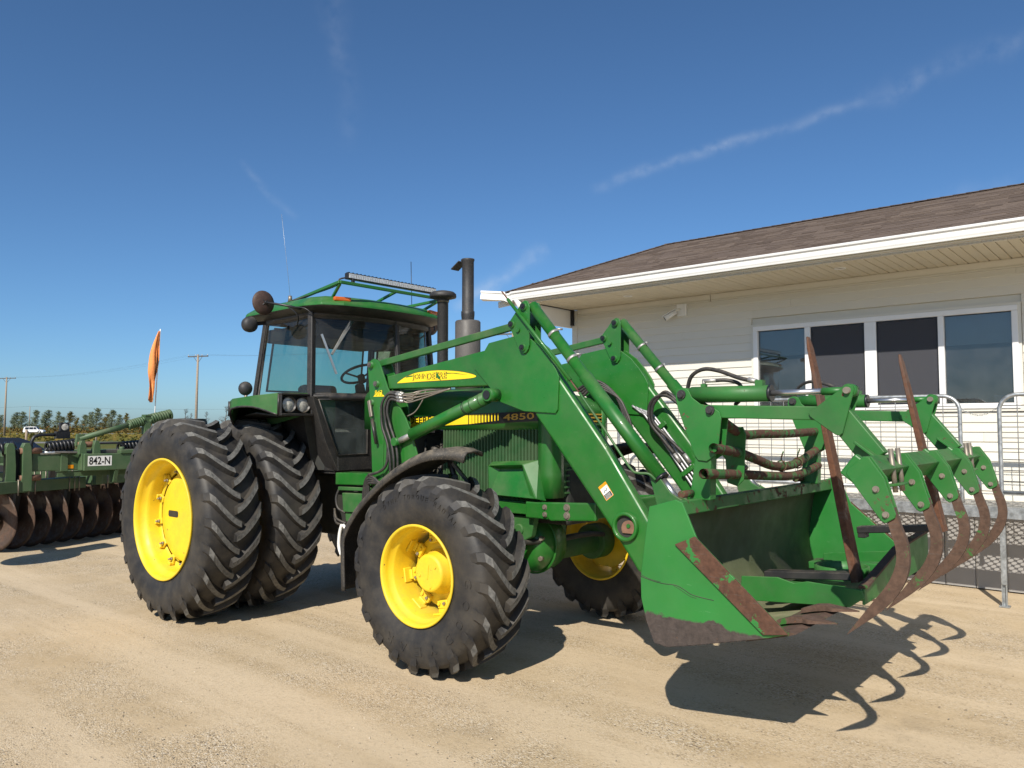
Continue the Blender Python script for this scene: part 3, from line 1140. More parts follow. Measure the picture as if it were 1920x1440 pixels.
# porch header at the left end with black metal trim
m = MB()
m.box((-0.10, (4.0 + WY) / 2 - 0.02, 3.455), (0.04, WY - 4.0 + 0.04, 0.27))
m.build('porch_header', 'white_vinyl', house)
m = MB()
m.box((-0.075, (3.95 + WY) / 2, 3.605), (0.05, WY - 3.95, 0.03))
m.box((-0.055, WY - 0.045, 3.475), (0.06, 0.035, 0.24))
m.build('porch_trim', 'trim_black', house)

# security camera
e = empty('security_camera', (1.84, WY, 3.42))
tag(e, 'small white security camera on a square wall plate', 'camera')
m = MB()
m.box((1.85, WY - 0.03, 3.42), (0.15, 0.03, 0.17))
m.build('mounting_plate', 'white_metal', e, bevel=0.008)
m = MB()
m.tube([(1.83, WY - 0.045, 3.43), (1.80, WY - 0.10, 3.42), (1.76, WY - 0.13, 3.38)], 0.016, 8)
m.build('bracket', 'white_metal', e)
m = MB()
m.cyl((1.80, WY - 0.10, 3.395), (1.66, WY - 0.17, 3.30), 0.032, 0.036, 14)
m.build('camera_body', 'white_metal', e)
m = MB()
m.cyl((1.661, WY - 0.1695, 3.301), (1.652, WY - 0.174, 3.295), 0.026, 0.026, 14)
m.build('camera_lens', 'trim_black', e)
m = MB()
m.beam((1.79, WY - 0.105, 3.43), (1.62, WY - 0.19, 3.325), 0.075, 0.006)
m.build('sun_shield', 'white_metal', e)

# ------------------------------------------------------------------ raised steel walkway along the wall
walk = empty('steel_walkway', (4.5, 4.3, 0))
tag(walk, 'raised galvanised walkway of punched steel planks against the building', 'walkway')
WKX0, WKX1, WKY0, WKY1 = 0.8, 9.1, 3.80, WY - 0.03
m = MB()
m.add([(WKX0, WKY0 + 0.012, DECK - 0.006), (WKX1, WKY0 + 0.012, DECK - 0.006), (WKX1, WKY1, DECK - 0.006), (WKX0, WKY1, DECK - 0.006)], [(0, 1, 2, 3)])
m.build('deck', 'punched_plank', walk, fix=False)
m = MB()
m.prism([(WKY0, DECK - 0.11), (WKY0 + 0.012, DECK - 0.11), (WKY0 + 0.012, DECK - 0.02), (WKY0 + 0.05, DECK - 0.012), (WKY0 + 0.05, DECK + 0.002), (WKY0, DECK + 0.002)], WKX0, WKX1, 'X')
m.build('edge_channel', 'galvanised', walk)
m = MB()
m.box(((WKX0 + WKX1) / 2, WKY0 + 0.42, DECK - 0.05), (WKX1 - WKX0, 0.04, 0.06))
m.build('joist', 'galvanised', walk)
for x in (1.2, 2.75, 4.3, 5.80, 7.4):
    m = MB()
    m.box((x, WKY0 + 0.11, 0.56), (0.05, 0.05, 0.70))
    lg = m.build('support_leg', 'galvanised', walk, bevel=0.004, seg=1)
    m = MB()
    for dx in (-0.019, 0.019):
        m.box((x + dx, WKY0 + 0.11, 0.10), (0.008, 0.042, 0.225))
    m.box((x, WKY0 + 0.127, 0.10), (0.03, 0.008, 0.22))
    m.box((x, WKY0 + 0.11, 0.0), (0.09, 0.09, 0.012))
    m.build('foot', 'galvanised', lg)


def fence(name, x0, x1, label, z0=1.12, z1=2.09, y=3.935):
    e = empty(name, ((x0 + x1) / 2, y, DECK))
    tag(e, label, 'fence panel', 'galvanised mesh panels along the walkway edge')
    r = 0.16
    pts = [(x0, z0 - 0.13)] + [(x0, z0)] + arc(x0 + r, z1 - r, r, 180, 90, 8) + arc(x1 - r, z1 - r, r, 90, 0, 8) + [(x1, z0), (x1, z0 - 0.13)]
    mm = MB()
    mm.tube([(a, y, b) for a, b in pts], 0.021, 12)
    mm.build('frame', 'galvanised', e)
    mm = MB()
    mm.cyl((x0, y, z0), (x1, y, z0), 0.019, None, 12)
    mm.build('bottom_rail', 'galvanised', e)
    nv = int(round((x1 - x0) / 0.155))
    for i in range(1, nv):
        x = x0 + (x1 - x0) * i / nv
        zt = z1
        if x - x0 < r:
            zt = z1 - r + math.sqrt(r * r - (r - x + x0) ** 2)
        if x1 - x < r:
            zt = z1 - r + math.sqrt(r * r - (r - x1 + x) ** 2)
        mm = MB()
        mm.cyl((x, y - 0.004, z0), (x, y - 0.004, zt), 0.0046, None, 6)
        mm.build('wire', 'mesh_wire', e)
    nh = 9
    for i in range(1, nh):
        z = z0 + (z1 - z0) * i / nh
        mm = MB()
        mm.cyl((x0, y + 0.003, z), (x1, y + 0.003, z), 0.0046, None, 6)
        mm.build('wire', 'mesh_wire', e)
    return e


fence('mesh_fence_panel', 1.30, 5.45, 'long galvanised mesh panel behind the grapple, left of the chain')
fence('mesh_fence_panel', 5.80, 8.90, 'galvanised mesh panel standing right of the hanging chain')
# chain between the panels
m = MB()
for i in range(19):
    f = (i + 0.5) / 19
    p = Vector((5.42 + 0.40 * f, 3.935, 2.00 - 0.30 * f * (1 - f) * 1.5))
    tg = Vector((0.40, 0, -0.45 * (1 - 2 * f))).normalized()
    sd = Vector((0, 1, 0)) if i % 2 else tg.cross(Vector((0, 1, 0)))
    ring = [p + tg * 0.015 * math.cos(a) + sd * 0.008 * math.sin(a) for a in [2 * PI * k / 8 for k in range(8)]]
    m.tube(ring, 0.0025, 5, closed=True)
tag(m.build('chain', 'galvanised'), 'short steel chain hanging across the gap between mesh panels', 'chain')

# ------------------------------------------------------------------ tractor
TR = empty('tractor', (1.5, 0, 0))
tag(TR, 'green tractor with yellow wheels, rear duals and a raised front loader with grapple bucket', 'tractor')


def interp(prof, y):
    for (r0, y0), (r1, y1) in zip(prof[:-1], prof[1:]):
        if y0 <= y <= y1:
            return r0 + (r1 - r0) * (y - y0) / max(1e-6, y1 - y0)
    return prof[0][0] if y < prof[0][1] else prof[-1][0]


def tyre_mesh(R0, W, rim, nl, lug_h, sweep, wtop):
    """lathe carcass plus two staggered rows of curved traction lugs"""
    h = W / 2
    half = [(rim - 0.006, 0.86), (rim + 0.012, 0.90), (rim + (R0 - rim) * 0.28, 1.02), (rim + (R0 - rim) * 0.46, 1.06), (rim + (R0 - rim) * 0.62, 1.03),
            (rim + (R0 - rim) * 0.76, 0.96), (R0 - lug_h - 0.022, 0.84), (R0 - lug_h - 0.006, 0.55), (R0 - lug_h, 0.0)]
    prof = [(r, -y * h) for r, y in half] + [(r, y * h) for r, y in half[::-1][1:]]
    m = MB()
    m.lathe(prof, 96)
    tread = [(r, y) for r, y in prof if r > rim + (R0 - rim) * 0.7]
    n = 8
    for side in (-1, 1):
        for i in range(nl):
            a0 = 2 * PI * (i + (0.5 if side > 0 else 0.0)) / nl
            secs = []
            for k in range(n + 1):
                f = k / n
                y = -side * 0.02 + side * f * (h * 1.0)
                ang = a0 + sweep * (0.30 * f + 0.70 * f ** 1.7)
                rb = interp(tread, max(-h * 0.95, min(h * 0.95, y))) - 0.012
                rt = R0 - 0.012 * f ** 3
                wt, wb = wtop * (0.85 + 0.35 * f), wtop * (0.85 + 0.35 * f) + 0.016
                if k == n:
                    rt -= 0.030
                secs.append((ang, y, rb, rt, wt, wb))
            # tail running down the shoulder
            secs.append((a0 + sweep * 1.06, side * h * 1.035, rim + (R0 - rim) * 0.70, R0 - lug_h - 0.045, wtop * 1.1, wtop * 1.25))
            secs.append((a0 + sweep * 1.10, side * h * 1.04, rim + (R0 - rim) * 0.60, rim + (R0 - rim) * 0.66, wtop * 0.8, wtop * 0.9))
            vs = []
            for (ang, y, rb, rt, wt, wb) in secs:
                for (r, w) in ((rb, -wb), (rt, -wt), (rt, wt), (rb, wb)):
                    a = ang + w / r
                    vs.append((r * math.cos(a), y, r * math.sin(a)))
            ns = len(secs)
            body, top = [(0, 1, 2, 3), (4 * ns - 1, 4 * ns - 2, 4 * ns - 3, 4 * ns - 4)], []
            for k in range(ns - 1):
                b = 4 * k
                for j in range(4):
                    q = (b + j, b + (j + 1) % 4, b + 4 + (j + 1) % 4, b + 4 + j)
                    (top if (j == 1 and k < n) else body).append(q)
            start = len(m.f)
            m.add(vs, body + top)
            for k in range(start + len(body), start + len(body) + len(top)):
                m.mi[k] = 1
    me = m.mesh('tyre')
    me.materials.append(MATS['tyre_rubber'])
    me.materials.append(MATS['tyre_lug'])
    return me, prof


RT, RTP = tyre_mesh(0.932, 0.520, 0.545, 24, 0.052, 0.29, 0.029)
FT, FTP = tyre_mesh(0.716, 0.480, 0.350, 20, 0.046, 0.38, 0.027)


def part(name, mesh, parent):
    o = bpy.data.objects.new(name, mesh)
    COL.objects.link(o)
    o.parent = parent
    return o


def rear_rim(outer):
    m = MB()
    yd = -0.045 if outer else -0.02
    m.lathe([(0.540, -0.215), (0.562, -0.246), (0.560, -0.256), (0.549, -0.258), (0.538, -0.248), (0.532, -0.215), (0.528, -0.180), (0.508, -0.160), (0.500, -0.150),
             (0.494, -0.125), (0.490, 0.02), (0.486, 0.10), (0.492, 0.13), (0.525, 0.17), (0.537, 0.22), (0.558, 0.254), (0.562, 0.244), (0.540, 0.210)], 72)
    m.lathe([(0.492, yd + 0.008), (0.445, yd + 0.008), (0.445, yd + 0.022), (0.492, yd + 0.022)], 48)
    return m, yd


def rear_wheel(name, y, outer, mirror=False):
    e = empty(name, (0, y, 0.918), TR, True)
    e.matrix_parent_inverse = wpos(TR).inverted()
    if mirror:
        e.scale = (1, -1, 1)
    e.rotation_euler = (0, R(0 if outer else 4), 0)
    part('tyre', RT, e)
    m, yd = rear_rim(outer)
    m.build('rim', 'rim_yellow', e)
    m = MB()
    m.lathe([(0.001, yd - 0.004), (0.30, yd - 0.004), (0.395, yd - 0.004), (0.412, yd + 0.006), (0.412, yd + 0.020), (0.001, yd + 0.020)], 64, sharp=(3, 4))
    m.build('wheel_disc', 'rim_yellow', e)
    if outer:
        m = MB()
        m.prism([(-0.25 + x_, 0.02 + z_) for x_, z_ in ((-0.02, -0.018), (-0.005, -0.030), (0.155, -0.030), (0.17, -0.018), (0.17, 0.018), (0.155, 0.030), (-0.005, 0.030), (-0.02, 0.018))], yd - 0.0065, yd - 0.0045, 'Y')
        m.build('slot', 'engine_dark', e)
        for k in range(12):
            a = 2 * PI * (k + 0.3) / 12
            c, s = math.cos(a), math.sin(a)
            rot = Matrix(((c, 0, -s), (0, 1, 0), (s, 0, c)))
            m = MB()
            m.box((0.438 * c, yd - 0.006, 0.438 * s), (0.085, 0.020, 0.055), rot)
            m.box((0.474 * c, yd - 0.020, 0.474 * s), (0.028, 0.045, 0.045), rot)
            m.build('rim_clamp', 'rim_yellow', e, bevel=0.004, seg=1)
            m = MB()
            m.cyl((0.430 * c, yd - 0.016, 0.430 * s), (0.430 * c, yd - 0.034, 0.430 * s), 0.016, None, 6)
            m.cyl((0.430 * c, yd - 0.030, 0.430 * s), (0.430 * c, yd - 0.055, 0.430 * s), 0.009, None, 8)
            m.build('nut', 'bolt_steel', e)
    return e


rear_wheel('wheel', -1.530, True)
rear_wheel('wheel', -0.875, False)
rear_wheel('wheel', 1.530, True, True)
rear_wheel('wheel', 0.875, False, True)


def front_wheel(y, mirror, steer):
    e = empty('wheel', (3.0, y, 0.708), TR, True)
    e.matrix_parent_inverse = wpos(TR).inverted()
    if mirror:
        e.scale = (1, -1, 1)
    e.rotation_euler = (0, R(5), R(steer))
    part('tyre', FT, e)
    m = MB()
    m.lathe([(0.346, -0.200), (0.366, -0.226), (0.365, -0.236), (0.355, -0.239), (0.344, -0.230), (0.339, -0.195), (0.335, -0.170), (0.318, -0.152), (0.312, -0.140), (0.308, -0.06),
             (0.306, 0.05), (0.312, 0.09), (0.335, 0.15), (0.350, 0.236), (0.366, 0.226), (0.346, 0.200)], 64)
    m.build('rim', 'rim_yellow', e)
    yd = 0.035
    m = MB()
    m.lathe([(0.001, yd), (0.245, yd), (0.262, yd + 0.01), (0.262, yd + 0.03), (0.001, yd + 0.03)], 48, sharp=(1, 2, 3))
    m.build('wheel_disc', 'rim_yellow', e)
    m = MB()
    m.lathe([(0.001, -0.105), (0.118, -0.105), (0.132, -0.098), (0.138, -0.085), (0.142, -0.03), (0.150, -0.02), (0.150, 0.0), (0.165, 0.01), (0.165, yd + 0.005)], 40, sharp=(0,))
    hub = m.build('hub', 'rim_yellow', e)
    m = MB()
    m.box((0.0, -0.107, 0.01), (0.012, 0.006, 0.10))
    m.build('hub_mark', 'rim_yellow', e)
    for (a, r_) in ((40, 0.09), (200, 0.085), (290, 0.10)):
        m = MB()
        m.cyl((r_ * math.cos(R(a)), -0.104, r_ * math.sin(R(a))), (r_ * math.cos(R(a)), -0.112, r_ * math.sin(R(a))), 0.011, None, 6)
        m.build('hub_bolt', 'rim_yellow', e)
    for k in range(8):
        a = 2 * PI * (k + 0.35) / 8
        c, s = math.cos(a), math.sin(a)
        rot = Matrix(((c, 0, -s), (0, 1, 0), (s, 0, c)))
        m = MB()
        m.box((0.238 * c, yd - 0.018, 0.238 * s), (0.06, 0.034, 0.10), rot)
        m.box((0.290 * c, yd - 0.030, 0.290 * s), (0.044, 0.030, 0.075), rot)
        m.box((0.300 * c, yd - 0.055, 0.300 * s), (0.016, 0.075, 0.11), rot)
        m.build('rim_clamp', 'rim_yellow', e, bevel=0.006, seg=1)
        for q in (-1, 1):
            m = MB()
            bx, bz = 0.232 * c - s * 0.026 * q, 0.232 * s + c * 0.026 * q
            m.cyl((bx, yd - 0.034, bz), (bx, yd - 0.050, bz), 0.012, None, 6)
            m.build('nut', 'bolt_steel' if q > 0 else 'rim_yellow', e)
    return e


fw = front_wheel(-1.145, False, 2)
fw2 = front_wheel(1.145, True, -2)
# raised lettering on the front tyre's side wall
m = MB()
word = 'GOODYEAR'
for i, ch in enumerate(word):
    a = R(6 - i * 16.5 - (3 if i > 3 else 0))
    out = Vector((math.cos(a), 0, math.sin(a)))
    rgt = Vector((math.sin(a), 0, -math.cos(a)))          # clockwise seen from outside
    o_ = out * 0.488 - rgt * 0.034 + Vector((0, -0.2525, 0))
    text_mesh(m, ch, o_, rgt, out, 0.062, 0.062, 0.0, spacing=1)
m.build('tyre_lettering', 'tyre_rubber', fw, fix=False, thick=0.008)
m = MB()
for i, ch in enumerate('DYNA TORQUE RADIAL'):
    if ch == ' ':
        continue
    a = R(128 - i * 4.6)
    out = Vector((math.cos(a), 0, math.sin(a)))
    rgt = Vector((math.sin(a), 0, -math.cos(a)))
    text_mesh(m, ch, out * 0.545 - rgt * 0.014 + Vector((0, -0.2515, 0)), rgt, out, 0.036, 0.026)
m.build('tyre_lettering', 'tyre_rubber', fw, fix=False, thick=0.005)

# ---- chassis
m = MB()
m.box((0.55, 0, 0.98), (1.9, 0.56, 0.62))
m.box((1.9, 0, 1.08), (1.5, 0.46, 0.62))
m.box((2.7, 0, 1.22), (1.6, 0.42, 0.46))
m.box((2.0, 0, 1.50), (1.3, 0.40, 0.42))
m.build('engine', 'engine_dark', TR, bevel=0.03)
m = MB()
for y in (-1.30, 1.30):
    m.cyl((0, 0, 0.908), (0, y, 0.908), 0.11, 0.075, 20)
m.build('rear_axle', 'dusty_green', TR)
m = MB()
for k in range(9):
    x, z = 1.9 + 0.1 * (k % 4), 1.36 + 0.07 * (k // 3)
    m.tube(catmull([(x, -0.24, z + 0.15), (x + 0.05, -0.29, z + 0.05), (x + 0.02, -0.30, z - 0.08), (x + 0.12, -0.26, z - 0.2)], 4), 0.012, 6)
m.cyl((2.16, -0.22, 1.30), (2.16, -0.22, 1.68), 0.05, None, 16)
m.cyl((2.02, -0.23, 1.46), (2.02, -0.23, 1.60), 0.045, None, 16)
m.build('fuel_lines', 'hose_rubber', TR)
# side rails and the front bolster
for s in (-1, 1):
    m = MB()
    m.box((3.05, s * 0.40, 1.13), (1.0, 0.05, 0.10))
    m.build('side_rail', 'tractor_green', TR, bevel=0.008)
m = MB()
m.prism([(3.42, 1.19), (3.94, 1.215), (3.94, 1.085), (3.52, 1.055), (3.44, 1.12)], -0.47, -0.43, 'Y')
m.prism([(3.42, 1.19), (3.94, 1.215), (3.94, 1.085), (3.52, 1.055), (3.44, 1.12)], 0.43, 0.47, 'Y')
m.box((3.90, 0, 1.150), (0.06, 0.858, 0.11))
bol = m.build('front_bolster', 'tractor_green', TR, bevel=0.01)
for (x, z) in ((3.47, 1.155), (3.47, 1.10), (3.68, 1.165), (3.68, 1.105)):
    m = MB()
    m.cyl((x, -0.47, z), (x, -0.484, z), 0.016 if x < 3.6 else 0.022, None, 6)
    m.cyl((x, -0.47, z), (x, -0.474, z), 0.022 if x < 3.6 else 0.03, None, 16)
    m.build('bolt', 'bolt_steel', bol)
m = MB()
m.box((3.42, -0.4465, 1.125), (0.30, 0.03, 0.125))
m.build('rail_plate', 'tractor_green', TR, bevel=0.01)
# powered front axle
m = MB()
m.cyl((3.0, -0.92, 0.712), (3.0, 0.92, 0.712), 0.10, None, 20)
m.cyl((3.0, -0.98, 0.712), (3.0, -0.80, 0.712), 0.16, None, 24)
m.cyl((3.0, 0.80, 0.712), (3.0, 0.98, 0.712), 0.16, None, 24)
m.box((3.0, 0.0, 0.95), (0.34, 0.42, 0.34))
m.build('front_axle', 'dusty_green', TR, bevel=0.01)
m = MB()
m.lathe([(0.001, -0.24), (0.15, -0.23), (0.215, -0.16), (0.235, -0.02), (0.225, 0.12), (0.15, 0.19), (0.001, 0.20)], 28, 'Y', (3.05, -0.05, 0.80))
m.lathe([(0.235, -0.05), (0.25, -0.05), (0.25, -0.03), (0.235, -0.03)], 28, 'Y', (3.05, -0.05, 0.80))
dif = m.build('differential_case', 'tractor_green', TR)
for a in (20, -25, -75, 65):
    c, s = math.cos(R(a)), math.sin(R(a))
    m = MB()
    m.cyl((3.05 + 0.20 * c, -0.20, 0.80 + 0.20 * s), (3.05 + 0.21 * c, -0.245, 0.80 + 0.21 * s), 0.020, None, 6)
    m.build('bolt', 'bolt_steel', dif)
m = MB()
m.prism([(2.92, 1.06), (3.30, 1.06), (3.26, 0.90), (3.14, 0.84), (3.0, 0.88)], -0.38, -0.32, 'Y')
m.cyl((3.14, -0.395, 0.95), (3.14, -0.30, 0.95), 0.045, None, 20)
m.build('axle_bracket', 'dusty_green', TR, bevel=0.008)
m = MB()
m.tube(catmull([(3.18, -0.5, 0.86), (3.24, -0.1, 0.84), (3.24, 0.4, 0.84), (3.18, 0.75, 0.80)], 4), 0.022, 10)
m.build('tie_rod', 'engine_dark', TR)

# ---- hood
m = MB()
rows = []
for (x, zt, zs, hw) in ((1.22, 2.150, 2.02, 0.400), (2.0, 2.125, 2.00, 0.400), (2.8, 2.095, 1.97, 0.398), (3.20, 2.065, 1.94, 0.395), (3.36, 2.03, 1.90, 0.390), (3.44, 1.97, 1.85, 0.375), (3.485, 1.88, 1.80, 0.355)):
    r_ = [(x, -hw, 1.745), (x, -hw, (1.745 + zs) / 2), (x, -hw, zs)]
    for k in range(1, 6):
        a = PI / 2 * k / 5
        r_.append((x, -hw + 0.13 * (1 - math.cos(a)), zs + (zt - zs - 0.02) * math.sin(a)))
    r_.append((x, 0, zt))
    r_ += [(p[0], -p[1], p[2]) for p in r_[-2::-1]]
    rows.append(r_)
m.grid(rows, True)
hood = m.build('hood', 'tractor_green', TR, thick=0.012)
# nose: solid corner panels and grille frame
for s in (-1, 1):
    m = MB()
    rr_ = []
    for z in (1.215, 1.40, 1.60, 1.80, 1.92):
        rr_.append([(3.357, s * 0.405, z), (3.42, s * 0.402, z), (3.462, s * 0.388, z), (3.490, s * 0.355, z), (3.497, s * 0.31, z), (3.497, s * 0.27, z)])
    m.grid(rr_, True)
    m.build('nose_panel', 'tractor_green', TR, thick=0.01)
m = MB()
m.box((3.47, 0, 1.55), (0.02, 0.56, 0.66))
m.build('grille', 'dusty_green', TR)
for k in range(13):
    m = MB()
    m.box((3.492, 0, 1.25 + 0.045 * k), (0.012, 0.55, 0.014))
    m.build('grille_bar', 'dusty_green', TR)
# corrugated side screens
for s in (-1, 1):
    m = MB()
    rows = [[], []]
    n_rib = 31
    X0, X1 = 2.29, 3.352
    for i in range(n_rib):
        xa = X0 + (X1 - X0) * i / n_rib
        w = (X1 - X0) / n_rib
        for (f, d) in ((0.0, 0.0), (0.12, 0.018), (0.48, 0.018), (0.60, 0.0)):
            for j, z in enumerate((1.20, 1.752)):
                rows[j].append((xa + w * f, s * (0.382 + d), z))
    m.grid(rows, False)
    m.build('side_screen', 'screen_green', TR, thick=0.004)
    m = MB()
    m.box((2.8, s * 0.37, 1.19), (1.12, 0.05, 0.03))
    m.box((3.354, s * 0.385, 1.48), (0.008, 0.035, 0.56))
    m.build('screen_frame', 'tractor_green', TR)
# moulded box on the screen
m = MB()
a = [(2.86, 1.485), (3.36, 1.512), (3.43, 1.19), (2.875, 1.200)]
b = [(2.90, 1.455), (3.26, 1.475), (3.40, 1.215), (2.905, 1.225)]
c_ = [(2.965, 1.43), (3.20, 1.44), (3.33, 1.23), (2.97, 1.235)]
vs = [(x, -0.395, z) for x, z in a] + [(x, -0.490, z) for x, z in b] + [(c_[0][0], -0.415, c_[0][1]), (c_[1][0], -0.415, c_[1][1]), (c_[2][0], -0.485, c_[2][1]), (c_[3][0], -0.485, c_[3][1])]
fs = [(8, 9, 10, 11), (3, 2, 1, 0)]
for k in range(4):
    fs += [(k, (k + 1) % 4, 4 + (k + 1) % 4, 4 + k), (4 + k, 4 + (k + 1) % 4, 8 + (k + 1) % 4, 8 + k)]
m.add(vs, fs)
m.build('side_box', 'tractor_green', TR, bevel=0.008)
# stripe decal along the hood side
SY = -0.4085
m = MB()
m.add([(1.80, SY, 1.752), (3.352, SY, 1.815), (3.352, SY, 1.895), (1.80, SY, 1.858)], [(0, 1, 2, 3)])
dec = m.build('stripe_decal', 'decal_black', TR, fix=False)
m = MB()


def sq(x0, x1, lo, hi, y=SY - 0.0015):
    m = MB()
    def z(x, f):
        zb, zt = 1.752 + 0.0406 * (x - 1.80), 1.858 + 0.0238 * (x - 1.80)
        return zb + (zt - zb) * f
    m.add([(x0, y, z(x0, lo)), (x1, y, z(x1, lo)), (x1, y, z(x1, hi)), (x0, y, z(x0, hi))], [(0, 1, 2, 3)])
    m.build('stripe', 'decal_yellow', dec, fix=False)


sq(1.80, 2.60, 0.08, 0.92)
for k in range(10):
    w = 0.050 * (1 - k / 12)
    x0 = 2.61 + k * 0.036
    sq(x0, x0 + w * 0.62, 0.08 + 0.02 * k, 0.92)
m = MB()
text_mesh(m, 'JOHN DEERE', (1.55, SY - 0.003, 1.768), (1, 0, 0.035), (0, 0, 1), 0.072, 0.60, bold=0.015)
m.build('lettering', 'decal_black', dec, fix=False)
m = MB()
text_mesh(m, '4850', (2.995, SY - 0.003, 1.820), (1, 0, 0.033), (0, 0, 1), 0.052, 0.325, bold=0.012)
m.build('lettering', 'decal_gold', dec, fix=False)
m = MB()
for z in (1.815, 1.845, 1.872):
    m.box((3.4985, -0.02 + (z - 1.84), z), (0.003, 0.62, 0.012))
m.build('nose_decal', 'decal_gold', TR)

# ---- stacks
m = MB()
m.lathe([(0.052, 2.05), (0.052, 2.955), (0.060, 2.965), (0.060, 2.99), (0.05, 2.99), (0.001, 2.99)], 24, 'Z', (1.87, 0, 0))
st = m.build('air_intake', 'exhaust_black', TR)
m = MB()
m.lathe([(0.060, 2.98), (0.125, 2.998), (0.130, 3.010), (0.126, 3.034), (0.105, 3.052), (0.05, 3.064), (0.001, 3.066)], 28, 'Z', (1.87, 0, 0))
m.build('rain_cap', 'exhaust_black', st)
m = MB()
m.lathe([(0.055, 2.955), (0.058, 2.955), (0.058, 2.975), (0.055, 2.975)], 24, 'Z', (1.87, 0, 0))
m.build('clamp', 'bolt_steel', st)
m = MB()
m.lathe([(0.06, 2.08), (0.115, 2.12), (0.118, 2.14), (0.118, 2.735), (0.108, 2.748), (0.06, 2.752)], 28, 'Z', (2.20, 0, 0))
mf = m.build('muffler', 'muffler_grey', TR)
m = MB()
m.lathe([(0.056, 2.745), (0.062, 2.80), (0.062, 2.835), (0.055, 2.84), (0.055, 3.30), (0.060, 3.31), (0.060, 3.325), (0.046, 3.325), (0.046, 2.9)], 24, 'Z', (2.20, 0, 0))
m.build('exhaust_pipe', 'exhaust_black', mf)
m = MB()
m.box((2.085, -0.01, 3.275), (0.12, 0.10, 0.012), Matrix.Rotation(R(-32), 3, 'Y'))
m.box((2.145, 0, 3.315), (0.03, 0.05, 0.03))
m.build('rain_flap', 'exhaust_black', mf, bevel=0.003)

# ---- cab
ZB, ZT = 2.065, 2.865
base = [(-0.15, -0.74), (0.90, -0.80), (0.985, -0.68), (1.05, -0.48), (1.09, -0.24), (1.10, 0.0), (1.095, 0.14), (1.07, 0.38), (1.01, 0.62), (0.90, 0.80), (-0.15, 0.74)]
topr = [(-0.03, -0.70), (0.845, -0.765), (0.925, -0.65), (0.99, -0.46), (1.03, -0.23), (1.04, 0.0), (1.035, 0.14), (1.01, 0.37), (0.955, 0.60), (0.845, 0.765), (-0.03, 0.70)]


def P(i, f):
    i0 = int(i)
    g = i - i0
    i1 = (i0 + 1) % len(base)
    bx, by = base[i0][0] * (1 - g) + base[i1][0] * g, base[i0][1] * (1 - g) + base[i1][1] * g
    tx, ty = topr[i0][0] * (1 - g) + topr[i1][0] * g, topr[i0][1] * (1 - g) + topr[i1][1] * g
    return Vector((bx + (tx - bx) * f, by + (ty - by) * f, ZB + (ZT - ZB) * f))


def glass_panel(i0, i1, f0, f1, n, name='window'):
    mm = MB()
    mm.grid([[P(i0 + (i1 - i0) * k / n, f) for k in range(n + 1)] for f in (f0, f1)], True)
    g = mm.build(name, 'cab_glass', TR, fix=False)
    mm = MB()
    ring = [P(i0 + (i1 - i0) * k / n, f0) for k in range(n + 1)] + [P(i0 + (i1 - i0) * k / n, f1) for k in range(n, -1, -1)]
    mm.tube(ring, 0.014, 6, closed=True)
    mm.build('seal', 'black_frame', g)
    return g


glass_panel(0.05, 0.96, 0.02, 0.95, 2, 'side_window')
ws = glass_panel(1.12, 5.86, 0.02, 0.95, 16, 'windshield')
glass_panel(6.10, 8.90, 0.02, 0.95, 10, 'door_window')
glass_panel(9.05, 9.95, 0.02, 0.95, 2, 'side_window')
glass_panel(10.08, 10.92, 0.10, 0.92, 2, 'rear_window')
for i, w in ((0.0, 0.055), (1.04, 0.065), (5.98, 0.045), (9.0, 0.065), (10.0, 0.055)):
    m = MB()
    m.beam(P(i, -0.02), P(i, 1.02), w, w * 0.9, up=(1, 0.3, 0))
    m.build('pillar', 'black_frame', TR, bevel=0.01)
m = MB()
for f0, f1, off in ((-0.05, 0.02, 0.012), (0.95, 1.05, 0.012)):
    m.grid([[P(k * 0.25 % 11, f) + Vector((0, 0, 0)) for k in range(45)] for f in (f0, f1)], True)
m.build('cab_band', 'black_frame', TR, fix=False, thick=0.04)
# roof
rl = [(-0.28, -0.80), (0.30, -0.835), (0.86, -0.86), (1.05, -0.80), (1.16, -0.62), (1.215, -0.32), (1.23, 0.0), (1.215, 0.32), (1.16, 0.62), (1.05, 0.80), (0.86, 0.86), (0.30, 0.835), (-0.28, 0.80)]


def ring(k, z, dx=0.0):
    return [(0.42 + (x - 0.42) * k + dx, y * k, z) for x, y in rl]


m = MB()
rg = [ring(1.0, 2.925), ring(1.0, 2.945), ring(0.975, 2.965), ring(0.905, 3.010), ring(0.86, 3.028), ring(0.6, 3.040), ring(0.05, 3.045)]
m.grid(rg, False, True)
rf = m.build('roof', 'tractor_green', TR, bevel=0.012)
m = MB()
m.grid([ring(1.0, 2.924), ring(0.985, 2.905), ring(0.90, 2.868), ring(0.80, 2.862), ring(0.05, 2.862)], True, True)
m.build('roof_lining', 'black_plastic', TR)
for y, x in ((-0.60, 1.105), (0.60, 1.105), (-0.62, -0.2)):
    m = MB()
    m.box((x, y, 2.992), (0.05, 0.17, 0.042), Matrix.Rotation(R(-18 if y < 0 else 18), 3, 'Z'))
    m.build('marker_light', 'orange_lens', TR, bevel=0.012)
